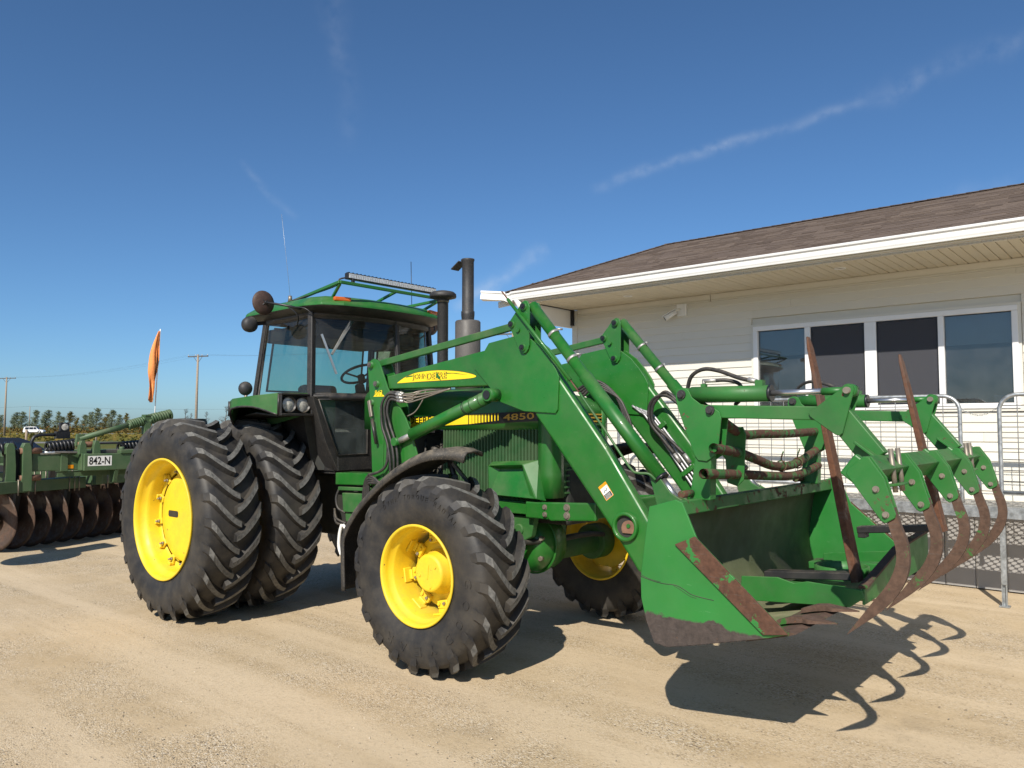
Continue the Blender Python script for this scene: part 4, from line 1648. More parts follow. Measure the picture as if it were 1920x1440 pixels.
# rack and light bar
m = MB()
k_ = [(0.22, -0.56, 3.065), (1.20, -0.70, 3.135), (1.20, 0.66, 3.135), (0.22, 0.56, 3.065)]
for a, b in zip(k_[:-1], k_[1:]):
    m.beam(a, b, 0.030, 0.030)
m.beam((1.20, 0.0, 3.135), (0.80, 0.02, 3.045), 0.026, 0.026)
m.beam((1.20, 0.64, 3.135), (0.95, 0.60, 3.035), 0.026, 0.026)
m.beam((1.19, -0.69, 3.12), (0.98, -0.62, 3.02), 0.026, 0.026)
m.beam((0.22, -0.56, 3.065), (0.20, -0.56, 3.03), 0.03, 0.03)
m.build('roof_rack', 'tractor_green', TR, bevel=0.004, seg=1)
m = MB()
m.box((1.11, 0.03, 3.225), (0.06, 1.17, 0.062))
for y in (-0.50, 0.56):
    m.box((1.14, y, 3.17), (0.03, 0.03, 0.06))
lb = m.build('light_bar', 'trim_black', TR, bevel=0.006)
for k in range(40):
    m = MB()
    m.box((1.1425, -0.535 + 1.13 * k / 39, 3.225), (0.008, 0.024, 0.042))
    m.build('led_cell', 'led_lens', lb)
for k in range(24):
    m = MB()
    m.box((1.10, -0.53 + 1.12 * k / 23, 3.260), (0.045, 0.010, 0.010))
    m.build('cooling_fin', 'trim_black', lb)
m = MB()
m.tube(catmull([(1.09, -0.53, 3.215), (1.06, -0.60, 3.19), (1.04, -0.62, 3.13), (0.5, -0.63, 3.07), (0.42, -0.74, 3.02), (0.45, -0.80, 2.96)], 5), 0.008, 6)
m.build('light_cable', 'hose_rubber', TR)
# lower front panels of the cab with a small floor window each side
for s in (-1, 1):
    m = MB()
    out = [(s * 0.855, 2.055), (s * 0.10, 2.085), (s * 0.10, 1.345), (s * 0.555, 1.345), (s * 0.70, 1.62)]
    inn = [(s * 0.785, 2.025), (s * 0.20, 2.045), (s * 0.20, 1.500), (s * 0.560, 1.495)]
    # frame pieces around the opening
    m.prism([out[0], inn[0], inn[3], out[3], out[4]], 0.955, 1.01, 'X')
    m.prism([out[0], out[1], inn[1], inn[0]], 0.956, 1.011, 'X')
    m.prism([inn[3], inn[2], out[2], out[3]], 0.956, 1.011, 'X')
    m.prism([inn[1], out[1], out[2], inn[2]], 0.955, 1.010, 'X')
    fr = m.build('floor_panel', 'black_frame', TR, bevel=0.005, seg=1)
    m = MB()
    m.prism(inn, 0.985, 0.989, 'X')
    m.build('floor_window', 'floor_glass', fr)
    m = MB()
    m.tube([(1.012, y, z) for y, z in inn], 0.010, 6, closed=True)
    m.build('seal', 'black_plastic', fr)
m = MB()
m.prism([(-0.1, 2.06), (0.955, 2.06), (0.955, 1.345), (0.5, 1.345), (-0.1, 1.75)], -0.56, -0.545, 'Y')
m.prism([(-0.1, 2.06), (0.955, 2.06), (0.955, 1.345), (0.5, 1.345), (-0.1, 1.75)], 0.545, 0.56, 'Y')
m.add([(-0.1, -0.75, 2.06), (0.955, -0.855, 2.055), (0.955, -0.56, 1.345), (-0.1, -0.56, 1.60)], [(0, 1, 2, 3)])
m.box((0.42, 0, 1.34), (1.05, 1.08, 0.05))
m.box((-0.12, 0, 1.70), (0.04, 1.08, 0.70))
m.build('cab_floor', 'black_frame', TR, fix=False)
# cab interior
m = MB()
m.box((0.12, 0.0, 1.82), (0.50, 0.52, 0.14))
m.box((-0.08, 0.0, 2.00), (0.14, 0.46, 0.46), Matrix.Rotation(R(-8), 3, 'Y'))
m.box((0.12, 0.0, 1.56), (0.36, 0.36, 0.40))
m.build('driver_seat', 'seat_fabric', TR, bevel=0.05, seg=3)
m = MB()
for s in (-1, 1):
    m.box((0.15, s * 0.36, 2.02), (0.42, 0.08, 0.06))
m.box((0.28, -0.50, 1.92), (0.55, 0.14, 0.26))
m.build('console', 'cab_interior', TR, bevel=0.02)
m = MB()
m.cyl((0.78, 0.02, 1.50), (0.60, 0.02, 2.22), 0.075, 0.05, 12)
m.box((0.86, 0.02, 1.98), (0.14, 0.46, 0.28))
m.build('steering_column', 'cab_interior', TR, bevel=0.02)
m = MB()
ctr, nrm = Vector((0.56, 0.06, 2.33)), Vector((-0.45, 0, 0.9)).normalized()
u_ = nrm.cross(Vector((0, 1, 0))).normalized()
m.tube([ctr + (u_ * math.cos(a) + Vector((0, 1, 0)) * math.sin(a)) * 0.20 for a in [2 * PI * k / 28 for k in range(28)]], 0.014, 8, closed=True)
for a in (0.5, 2.6, 4.7):
    m.cyl(ctr - nrm * 0.05, ctr + (u_ * math.cos(a) + Vector((0, 1, 0)) * math.sin(a)) * 0.20, 0.010, None, 6)
m.cyl(ctr - nrm * 0.10, ctr - nrm * 0.02, 0.04, None, 12)
m.build('steering_wheel', 'black_plastic', TR)
m = MB()
for (x, y, z) in ((0.62, -0.36, 2.16), (0.42, -0.52, 2.17), (0.34, -0.53, 2.15)):
    m.cyl((x - 0.03, y, z - 0.16), (x, y, z), 0.006, None, 6)
    m.ball((x, y, z), 0.026, 10, 6)
m.build('control_lever', 'black_plastic', TR)
m = MB()
m.box((0.30, 0.0, 2.72), (0.95, 1.30, 0.14))
m.build('headliner', 'cab_interior', TR, bevel=0.04)
# wiper
m = MB()
W0, W1, W2, W3 = Vector((0.985, -0.36, 2.885)), Vector((1.035, -0.66, 2.46)), Vector((1.0, -0.755, 2.65)), Vector((1.045, -0.61, 2.275))
m.beam(W0, W1, 0.012, 0.020)
m.beam(W0 + Vector((0, 0.03, -0.01)), W1 + Vector((0, 0.02, 0.02)), 0.008, 0.012)
wp = m.build('wiper', 'aluminium', TR)
m = MB()
m.beam(W2, W3, 0.012, 0.020)
m.build('wiper_blade', 'aluminium', wp)
m = MB()
m.box(W0 + Vector((0.0, 0.02, 0.0)), (0.03, 0.10, 0.035))
m.build('wiper_motor', 'black_plastic', wp)

# fenders with a pair of lamps in a black housing
for s in (-1, 1):
    m = MB()
    plan = [(0.90, s * 0.79), (0.88, s * 1.14), (0.60, s * 1.22), (0.36, s * 1.29), (0.27, s * 1.26), (-0.15, s * 0.95), (-0.30, s * 0.76)]
    zt = [2.085, 2.075, 2.055, 2.030, 2.012, 2.0, 1.98]
    n = len(plan)
    top = [(x, y, z) for (x, y), z in zip(plan, zt)]
    low = [1.90, 1.880, 1.955, 1.945, 1.870, 1.72, 1.70]
    bot = [(x, y, z) for (x, y), z in zip(plan, low)]
    m.add(top + bot, [tuple(range(n))] + [(k, (k + 1) % n, n + (k + 1) % n, n + k) for k in range(1, n)])
    m.build('fender', 'dusty_green', TR, thick=0.018, bevel=0.012)
    m = MB()
    pts = [bot[k] for k in range(1, 6)]
    m.tube(catmull(pts, 4), 0.012, 6)
    m.tube([Vector(top[1]) + Vector((0.006, -s * 0.004, -0.005)), Vector(bot[1]) + Vector((0.006, 0, 0))], 0.010, 6)
    m.tube(catmull([Vector(top[4]) + Vector((0, s * 0.012, 0)), Vector(bot[4]) + Vector((0, s * 0.012, 0))], 2), 0.014, 6)
    m.build('fender_edge', 'black_plastic', TR)
    m = MB()
    y0, y1 = s * 0.785, s * 1.135
    m.box((0.90, (y0 + y1) / 2, 2.072), (0.05, abs(y1 - y0), 0.018))
    m.box((0.90, (y0 + y1) / 2, 1.882), (0.06, abs(y1 - y0), 0.022))
    m.box((0.90, y1 - s * 0.008, 1.977), (0.05, 0.016, 0.172))
    m.box((0.90, y0 + s * 0.008, 1.977), (0.05, 0.016, 0.172))
    m.box((0.86, (y0 + y1) / 2, 1.977), (0.02, abs(y1 - y0) - 0.033, 0.172))
    hs = m.build('headlamp_housing', 'black_plastic', TR, bevel=0.004, seg=1)
    for yy in (s * 0.88, s * 1.035):
        m = MB()
        m.lathe([(0.001, 0.0), (0.05, 0.002), (0.066, 0.010), (0.072, 0.035), (0.076, 0.038), (0.078, 0.030), (0.070, 0.0)], 24, 'X', (0.872, yy, 1.977))
        m.build('lamp_rim', 'black_plastic', hs)
        m = MB()
        m.lathe([(0.001, 0.020), (0.035, 0.017), (0.064, 0.006)], 24, 'X', (0.880, yy, 1.977))
        m.build('headlamp', 'lens_glass', hs)
    m = MB()
    m.grid([[(0.85, s * 0.60, 1.88), (0.85, s * 1.12, 1.87)], [(0.55, s * 0.60, 1.86), (0.55, s * 1.16, 1.90)], [(-0.2, s * 0.60, 1.86), (-0.2, s * 0.95, 1.86)]], False)
    m.grid([[(0.86, s * 0.56, 1.88), (0.80, s * 0.56, 1.35)], [(0.86, s * 0.85, 1.88), (0.70, s * 0.62, 1.35)]], False)
    m.build('fender_underside', 'engine_dark', TR, thick=0.012)
    m = MB()
    m.cyl((0.40, s * 1.18, 2.035), (0.40, s * 1.18, 2.075), 0.016, None, 10)
    wl_ = m.build('work_lamp', 'bolt_steel', TR)
    m = MB()
    m.ball((0.39, s * 1.18, 2.135), 0.068, 16, 10, (0.85, 1, 1))
    m.build('lamp_shell', 'lamp_back', wl_)
    m = MB()
    m.lathe([(0.001, 0.030), (0.05, 0.028), (0.078, 0.0), (0.080, -0.03), (0.074, -0.06), (0.001, -0.062)], 20, 'X', (0.17, s * 1.0, 2.79))
    rl_ = m.build('roof_lamp', 'lamp_back', TR)
    m = MB()
    m.beam((0.15, s * 0.95, 2.80), (0.10, s * 0.80, 2.83), 0.025, 0.04)
    m.build('lamp_bracket', 'black_plastic', rl_)
    # round mirrors seen from behind
    mc = Vector((0.55, s * 1.10, 2.955))
    m = MB()
    m.lathe([(0.001, 0.030), (0.04, 0.028), (0.09, 0.014), (0.116, 0.0), (0.118, -0.006), (0.112, -0.008), (0.001, -0.008)], 28, 'X', mc)
    mr = m.build('mirror', 'mirror_back', TR)
    m = MB()
    for a in (45, 135):
        d = Vector((0, math.cos(R(a)), math.sin(R(a)))) * 0.075
        m.tube([mc - d + Vector((0.012, 0, 0)), mc + Vector((0.036, 0, 0)), mc + d + Vector((0.012, 0, 0))], 0.005, 6)
    m.cyl(mc + Vector((0.026, 0, 0)), mc + Vector((0.05, 0, 0)), 0.014, None, 10)
    m.build('mirror_cross', 'trim_black', mr)
    m = MB()
    m.tube([mc + Vector((0.045, 0, 0)), Vector((0.72, s * 0.92, 2.925)), Vector((0.80, s * 0.85, 2.90))], 0.011, 8)
    m.tube(catmull([Vector((0.70, s * 0.94, 2.93)), Vector((0.76, s * 0.86, 2.84)), Vector((0.66, s * 0.80, 2.75))], 4), 0.008, 8)
    m.tube(catmull([Vector((0.74, s * 0.90, 2.92)), Vector((0.86, s * 0.85, 2.90)), Vector((0.92, s * 0.80, 2.84))], 4), 0.006, 8)
    m.build('mirror_arm', 'trim_black', mr)
# antennas
m = MB()
m.cyl((0.31, -0.648, 3.045), (0.31, -0.648, 3.105), 0.022, 0.018, 12)
an = m.build('antenna', 'bolt_steel', TR)
m = MB()
m.tube([(0.31, -0.648, 3.10), (0.306, -0.70, 3.50), (0.30, -0.757, 3.93)], 0.0016, 5)
m.build('whip', 'galvanised', an)
m = MB()
m.tube([(0.75, 0.62, 3.03), (0.74, 0.61, 3.6)], 0.004, 5)
m.build('antenna', 'trim_black', TR)

# steps and fuel tank under the cab
m = MB()
m.prism([(1.06, 1.335), (1.58, 1.345), (1.58, 1.238), (1.06, 1.222)], -0.62, -0.40, 'Y')
m.build('side_console', 'tractor_green', TR, bevel=0.008)
m = MB()
m.prism([(1.10, 1.205), (1.56, 1.215), (1.56, 1.185), (1.10, 1.170)], -0.62, -0.40, 'Y')
m.prism([(1.17, 1.15), (1.56, 1.16), (1.56, 0.985), (1.19, 0.975)], -0.625, -0.40, 'Y')
m.prism([(1.19, 0.965), (1.56, 0.972), (1.56, 0.895), (1.20, 0.885)], -0.60, -0.40, 'Y')
m.build('tool_box', 'dusty_green', TR, bevel=0.006)
m = MB()
m.tube(catmull([(1.08, -0.58, 1.19), (1.05, -0.60, 1.10), (1.08, -0.60, 1.0), (1.17, -0.58, 0.96)], 5), 0.012, 8)
m.tube(catmull([(0.96, -0.55, 0.98), (1.06, -0.60, 0.90), (1.18, -0.58, 0.86)], 5), 0.012, 8)
m.tube(catmull([(0.96, -0.55, 0.95), (1.06, -0.60, 0.86), (1.2, -0.58, 0.84)], 5), 0.012, 8)
m.build('side_hose', 'hose_rubber', TR)
m = MB()
m.tube(catmull([(1.22, -0.66, 0.86), (1.19, -0.66, 0.78), (1.18, -0.66, 0.66), (1.22, -0.66, 0.58)], 5), 0.016, 8)
m.tube(catmull([(1.24, -0.66, 0.86), (1.30, -0.66, 0.80), (1.31, -0.66, 0.70)], 5), 0.015, 8)
m.build('brake_hose', 'sticker_white', TR)

# front fenders (cycle guards)
for s in (-1, 1):
    path = catmull([(2.17, 0.50), (2.155, 0.74), (2.165, 0.93), (2.32, 1.145), (2.52, 1.31), (2.72, 1.44), (3.0, 1.565), (3.24, 1.615), (3.40, 1.590)], 4) if False else \
        catmull([(2.17, 0, 0.50), (2.155, 0, 0.74), (2.165, 0, 0.93), (2.32, 0, 1.145), (2.52, 0, 1.31), (2.72, 0, 1.44), (3.0, 0, 1.565), (3.24, 0, 1.615), (3.41, 0, 1.590)], 4)
    rows = []
    for i, p in enumerate(path):
        t_ = (path[min(i + 1, len(path) - 1)] - path[max(i - 1, 0)]).normalized()
        nn = Vector((-t_.z, 0, t_.x))
        wv = 1.0 if i < len(path) - 5 else max(0.45, (len(path) - i) / 6)
        rows.append([(p + nn * d + Vector((0, s * (1.19 + y * wv), 0))) for (y, d) in ((0.215, -0.075), (0.205, -0.03), (0.165, -0.004), (0.0, 0.006), (-0.165, -0.004), (-0.2, -0.03))])
    m = MB()
    m.grid(rows, True)
    m.build('front_fender', 'dusty_plastic', TR, fix=False, thick=0.016)
    m = MB()
    m.tube([(3.06, s * 1.0, 0.95), (3.06, s * 1.0, 1.30), (3.06, s * 1.10, 1.55)], 0.022, 8)
    m.beam((3.28, s * 0.95, 1.22), (3.04, s * 1.08, 1.54), 0.05, 0.02)
    m.build('fender_stay', 'trim_black', TR)

# ---- front loader
def pin(x, z, y0, y1, r, parent, head='trim_black', s=-1):
    """pin boss with a dark retaining end"""
    mm = MB()
    mm.cyl((x, y0, z), (x, y1, z), r, None, 20)
    o = mm.build('pin_boss', 'tractor_green', parent)
    mm = MB()
    mm.cyl((x, y1, z), (x, y1 + s * 0.006, z), r * 0.78, None, 18)
    mm.cyl((x, y1 + s * 0.005, z), (x, y1 + s * 0.012, z), r * 0.42, None, 6)
    mm.build('pin', head, parent)
    return o


beam_prof = [(1.85, 2.215), (3.02, 2.372), (3.12, 2.372), (3.12, 2.089), (1.88, 2.100)]
knee_prof = [(2.922, 2.231), (3.08, 2.426), (3.344, 2.461), (3.49, 2.438), (3.60, 2.36), (3.68, 2.271), (3.74, 2.19), (3.768, 2.134), (3.754, 1.894), (3.735, 1.867), (3.441, 1.885), (3.203, 1.960), (3.08, 2.087)]
leg_prof = [(3.62, 2.30), (3.70, 2.22), (3.768, 2.115), (4.167, 1.623), (4.505, 1.138), (4.53, 1.02), (4.52, 0.90), (4.46, 0.79), (4.41, 0.80), (4.369, 0.856), (4.227, 1.038), (3.739, 1.616), (3.533, 1.854), (3.45, 1.99)]
mast_prof = [(1.655, 2.01), (1.625, 2.281), (1.635, 2.335), (1.665, 2.368), (1.706, 2.380), (1.755, 2.365), (1.790, 2.33), (1.898, 2.113), (2.00, 1.975), (2.068, 1.927), (2.14, 1.84), (2.213, 1.711), (2.30, 1.50), (2.27, 1.22), (2.10, 1.02), (1.72, 1.00), (1.69, 1.437)]
link_prof = [(3.488, 2.714), (3.462, 2.722), (3.432, 2.708), (3.310, 2.575), (3.302, 2.552), (3.312, 2.530), (3.408, 2.345), (3.425, 2.325), (3.446, 2.319), (3.470, 2.325), (3.493, 2.350), (3.503, 2.38), (3.508, 2.67)]
for s in (-1, 1):
    m = MB()
    m.prism(beam_prof, s * 0.672, s * 0.578, 'Y')
    arm = m.build('loader_arm', 'tractor_green', TR, bevel=0.012, seg=3)
    m = MB()
    m.prism(knee_prof, s * 0.682, s * 0.668, 'Y')
    m.prism(knee_prof, s * 0.582, s * 0.568, 'Y')
    m.build('knee_plate', 'tractor_green', arm, bevel=0.004)
    m = MB()
    m.prism(leg_prof, s * 0.667, s * 0.583, 'Y')
    m.build('arm_leg', 'tractor_green', arm, bevel=0.026, seg=4)
    # pivot ring at the foot of the arm
    m = MB()
    m.lathe([(0.072, s * 0.60), (0.098, s * 0.60), (0.100, s * 0.690), (0.096, s * 0.698), (0.080, s * 0.698), (0.074, s * 0.690), (0.072, s * 0.62)], 36, 'Y', (4.324, 0, 1.098))
    m.build('pivot_ring', 'tractor_green', arm)
    m = MB()
    m.cyl((4.324, s * 0.645, 1.098), (4.324, s * 0.669, 1.098), 0.076, None, 30)
    m.build('pivot_recess', 'engine_dark', arm)
    m = MB()
    ang = [(-125 + 250 * k / 12) for k in range(13)]
    m.prism([(4.348 + 0.056 * math.cos(R(a + 90)), 1.085 + 0.056 * math.sin(R(a + 90))) for a in ang], s * 0.665, s * 0.684, 'Y')
    lug = m.build('lock_plate', 'brown_lug', arm, bevel=0.003, seg=1)
    m = MB()
    m.cyl((4.352, s * 0.684, 1.105), (4.352, s * 0.692, 1.105), 0.014, None, 10)
    m.build('lock_bolt', 'tractor_green', arm)
    # bell-crank plates at the knee
    for (a, b) in ((0.700, 0.686), (0.566, 0.552)):
        m = MB()
        m.prism(link_prof, s * a, s * b, 'Y')
        m.build('bell_crank', 'tractor_green', TR, bevel=0.003, seg=1)
    ya, yb = (s * 0.700, s * 0.716) if s < 0 else (s * 0.552, s * 0.530)
    sgn = -1
    for (x, z, r_) in ((3.455, 2.675, 0.030), (3.335, 2.550, 0.028), (3.445, 2.365, 0.028)):
        pin(x, z, s * 0.62, ya + (yb - ya), r_, arm, 'trim_black', sgn)
    m = MB()
    m.cyl((3.40, ya, 2.50), (3.40, yb, 2.50), 0.018, None, 6)
    m.build('bolt', 'tractor_green', arm)
    # levelling bar
    m = MB()
    m.beam((1.70, s * 0.628, 2.335), (3.335, s * 0.628, 2.550), 0.04, 0.058)
    m.build('levelling_bar', 'dusty_green', TR, bevel=0.006)
    # mast with its pins
    m = MB()
    m.prism(mast_prof, s * 0.700, s * 0.684, 'Y')
    m.prism([(x if x < 2.0 else 2.0 + (x - 2.0) * 0.25, z) for x, z in mast_prof], s * 0.566, s * 0.550, 'Y')
    m.box((1.68, s * 0.625, 1.65), (0.02, 0.118, 1.20), Matrix.Rotation(R(-1.5), 3, 'Y'))
    m.prism([(1.72, 1.02), (2.10, 1.02), (2.25, 1.22), (2.23, 1.30), (1.74, 1.36)], s * 0.684, s * 0.566, 'Y')
    m.box((1.98, s * 0.46, 1.15), (0.40, 0.20, 0.22))
    mast = m.build('loader_mast', 'tractor_green', TR, bevel=0.006)
    for (x, z) in ((1.676, 2.325), (1.760, 2.151), (1.690, 1.986)):
        pin(x, z, s * 0.60, s * 0.725 if s < 0 else s * 0.53, 0.030, mast, 'muffler_grey', -1)
    m = MB()
    m.prism([(1.73, 1.62), (1.80, 1.95), (1.86, 1.70), (1.85, 1.32), (1.80, 1.28), (1.76, 1.32)], s * 0.701, s * 0.708, 'Y')
    m.build('mast_plate', 'tractor_green', mast, bevel=0.003, seg=1)
    # lift cylinder
    c0, c1 = Vector((2.085, s * 0.74, 1.642)), Vector((3.167, s * 0.74, 2.014))
    d = (c1 - c0).normalized()
    m = MB()
    m.tube([c0 + d * 0.185, c0 + d * 0.19, c0 + d * 1.09], [0.046, 0.052, 0.052], 22)
    lc = m.build('lift_cylinder', 'tractor_green', TR)
    m = MB()
    for q in (0.86, 0.93, 1.03):
        m.cyl(c0 + d * q, c0 + d * (q + 0.012), 0.0545, None, 22)
    m.build('weld_band', 'dusty_green', lc)
    m = MB()
    m.cyl(c0 + d * 0.845, c0 + d * 0.853, 0.0535, None, 22)
    m.build('cylinder_band', 'trim_black', lc)
    m = MB()
    m.cyl(c0, c0 + d * 0.2, 0.026, None, 16)
    m.build('cylinder_rod', 'steel', lc)
    for (q, y_, r_) in ((c0, 0.79, 0.035), (c1, 0.80, 0.050)):
        m = MB()
        m.cyl((q.x, s * 0.685, q.z), (q.x, s * y_, q.z), r_, None, 20)
        m.build('cylinder_eye', 'tractor_green', lc)
    m = MB()
    m.cyl((c1.x, s * 0.80, c1.z), (c1.x, s * 0.808, c1.z), 0.034, None, 20)
    m.build('cylinder_pin', 'trim_black', lc)
    # bucket (tilt) cylinder, standing forward of the leg
    c0, c1 = Vector((3.475, s * 0.625, 2.69)), Vector((4.70, s * 0.625, 1.285))
    d = (c1 - c0).normalized()
    L_ = (c1 - c0).length
    m = MB()
    m.tube([c0, c0 + d * 0.74, c0 + d * 0.741, c0 + d * (L_ - 0.20)], [0.042, 0.042, 0.050, 0.050], 22)
    tc_ = m.build('tilt_cylinder', 'tractor_green', TR)
    m = MB()
    m.cyl(c0 + d * (L_ - 0.205), c0 + d * (L_ - 0.185), 0.052, None, 22)
    m.build('gland', 'trim_black', tc_)
    m = MB()
    m.cyl(c0 + d * (L_ - 0.20), c1, 0.024, None, 16)
    m.build('cylinder_rod', 'chrome', tc_)
    for q in (0.30, 0.56):
        m = MB()
        m.cyl(c0 + d * q, c0 + d * (q + 0.022), 0.0455, None, 22)
        m.cyl(c0 + d * (q + 0.011) + Vector((0.03, 0, 0.035)), c0 + d * (q + 0.011) + Vector((0.06, s * -0.03, 0.035)), 0.008, None, 8)
        m.build('hose_clamp', 'steel', tc_)
    # pivot lever between arm foot and bucket
    m = MB()
    m.prism([(4.50, 1.46), (4.56, 1.46), (4.66, 1.34), (4.78, 1.28), (4.80, 1.20), (4.66, 1.16), (4.56, 1.24)], s * 0.60, s * 0.585, 'Y')
    m.prism([(4.50, 1.46), (4.56, 1.46), (4.66, 1.34), (4.78, 1.28), (4.80, 1.20), (4.66, 1.16), (4.56, 1.24)], s * 0.665, s * 0.65, 'Y')
    m.box((4.67, s * 0.625, 0.98), (0.26, 0.05, 0.34))
    m.build('bucket_link', 'dusty_green', TR, bevel=0.004, seg=1)
# tube across the arms
# bucket level indicator
m = MB()
m.cyl((3.315, -0.725, 2.742), (3.905, -0.725, 2.10), 0.0135, None, 10)
m.box((3.62, -0.715, 2.385), (0.30, 0.012, 0.018), Matrix.Rotation(R(47), 3, 'Y'))
li = m.build('level_indicator', 'tractor_green', TR)
m = MB()
m.cyl((3.255, -0.725, 2.808), (3.32, -0.725, 2.738), 0.006, None, 8)
m.cyl((3.90, -0.725, 2.105), (3.98, -0.725, 2.01), 0.006, None, 8)
m.build('indicator_rod', 'fork_rust', li)
m = MB()
m.tube(catmull([(3.98, -0.725, 2.01), (4.20, -0.725, 1.74), (4.39, -0.725, 1.50), (4.45, -0.72, 1.465), (4.52, -0.70, 1.46), (4.56, -0.68, 1.42)], 4), 0.009, 8)
m.build('indicator_link', 'dusty_green', li)
# decals on the right arm
m = MB()
DY = -0.6735
sw = catmull([(1.993, DY, 2.152), (2.076, DY, 2.190), (2.16, DY, 2.213), (2.26, DY, 2.232), (2.505, DY, 2.238), (2.753, DY, 2.217), (2.90, DY, 2.188), (2.937, DY, 2.170), (2.87, DY, 2.158), (2.6, DY, 2.154), (2.3, DY, 2.153), (2.0, DY, 2.149)], 3)
m.add(sw, [tuple(range(len(sw)))])
d1 = m.build('arm_decal', 'decal_yellow', TR, fix=False)
m = MB()
o_ = [(1.985, DY + 0.0006, 2.146), (2.072, DY + 0.0006, 2.194), (2.15, DY + 0.0006, 2.219), (2.26, DY + 0.0006, 2.237), (2.505, DY + 0.0006, 2.243), (2.755, DY + 0.0006, 2.222), (2.905, DY + 0.0006, 2.192), (2.945, DY + 0.0006, 2.170), (2.87, DY + 0.0006, 2.153), (2.6, DY + 0.0006, 2.149), (2.3, DY + 0.0006, 2.148)]
m.add(o_, [tuple(range(len(o_)))])
m.build('decal_outline', 'decal_brown', d1, fix=False)
m = MB()
m.add([(2.10, DY - 0.001, 2.193), (2.20, DY - 0.001, 2.200), (2.20, DY - 0.001, 2.210), (2.13, DY - 0.001, 2.207)], [(0, 1, 2, 3)])
m.build('decal_slot', 'tractor_green', d1, fix=False)
m = MB()
m.add([(2.60, DY - 0.001, 2.205), (2.72, DY - 0.001, 2.206), (2.84, DY - 0.001, 2.186), (2.60, DY - 0.001, 2.214)], [(0, 1, 2, 3)])
m.build('decal_slot', 'tractor_green', d1, fix=False)
for (dx, dz, dy, mt, bd) in ((0.002, -0.002, 0.0015, 'decal_brown', 0.045), (0, 0, 0.0026, 'decal_yellow', 0.0)):
    m = MB()
    text_mesh(m, 'JOHN', (2.187 + dx, DY - dy, 2.166 + dz), (1, 0, 0.004), (0.05, 0, 1), 0.050 + bd * 0.10, 0.175 + bd * 0.10, bold=bd)
    text_mesh(m, 'DEERE', (2.365 + dx, DY - dy, 2.167 + dz), (1, 0, 0.004), (0.05, 0, 1), 0.052 + bd * 0.10, 0.235 + bd * 0.10, bold=bd)
    m.build('lettering', mt, d1, fix=False)
m = MB()
m.add([(2.488, DY - 0.0034, 2.232), (2.51, DY - 0.0034, 2.205), (2.545, DY - 0.0034, 2.150), (2.52, DY - 0.0034, 2.165), (2.485, DY - 0.0034, 2.185)], [(0, 1, 2, 3, 4)])
m.build('decal_scrape', 'tractor_green', d1, fix=False)
m = MB()
m.add([(1.705, -0.7018, 2.038), (1.865, -0.7018, 2.036), (1.835, -0.7018, 2.055), (1.80, -0.7018, 2.078), (1.76, -0.7018, 2.078), (1.74, -0.7018, 2.062)], [tuple(range(6))])
d2 = m.build('mast_decal', 'decal_yellow', TR, fix=False)
m = MB()
text_mesh(m, '843', (1.733, -0.7035, 2.046), (1, 0, 0), (0, 0, 1), 0.045, 0.10)
m.build('lettering', 'decal_brown', d2, fix=False)
m = MB()
text_mesh(m, '843', (1.731, -0.7050, 2.048), (1, 0, 0), (0, 0, 1), 0.045, 0.10)
m.build('lettering', 'decal_yellow', d2, fix=False)
# warning sticker on the leg
ex, ez = Vector((0.62, 0, -0.78)).normalized(), Vector((0.78, 0, 0.62)).normalized()
so = Vector((4.098, -0.6685, 1.349))
ex2 = (Vector((4.164, 0, 1.261)) - Vector((4.098, 0, 1.349))).normalized()
ez2 = Vector((-ex2.z, 0, ex2.x))
for nm_, a, b, c, d, mt, dy in (('warning_sticker', 0, 0.112, 0, 0.075, 'reflector_orange', 0), ('sticker_field', 0.022, 0.108, 0.004, 0.071, 'sticker_white', 0.0008),
                                ('sticker_text', 0.072, 0.106, 0.006, 0.069, 'decal_black', 0.0016)):
    m = MB()
    m.add([so + ex2 * u + ez2 * v + Vector((0, -dy, 0)) for u, v in ((a, c), (b, c), (b, d), (a, d))], [(0, 1, 2, 3)])
    o = m.build(nm_, mt, TR if dy == 0 else stk, fix=False)
    if dy == 0:
        stk = o
m = MB()
for k in range(4):
    m.box(so + ex2 * (0.08 + 0.007 * k) + ez2 * 0.036 + Vector((0, -0.002, 0)), (0.0022, 0.0006, 0.05), Matrix((ex2, Vector((0, 1, 0)), ez2)).transposed())
m.build('sticker_lines', 'sticker_white', stk)
m = MB()
m.tube([so + ex2 * u + ez2 * v + Vector((0, -0.002, 0)) for u, v in ((0.060, 0.02), (0.048, 0.035), (0.055, 0.045), (0.040, 0.055))], 0.0022, 5)
m.build('sticker_pictogram', 'decal_black', stk)

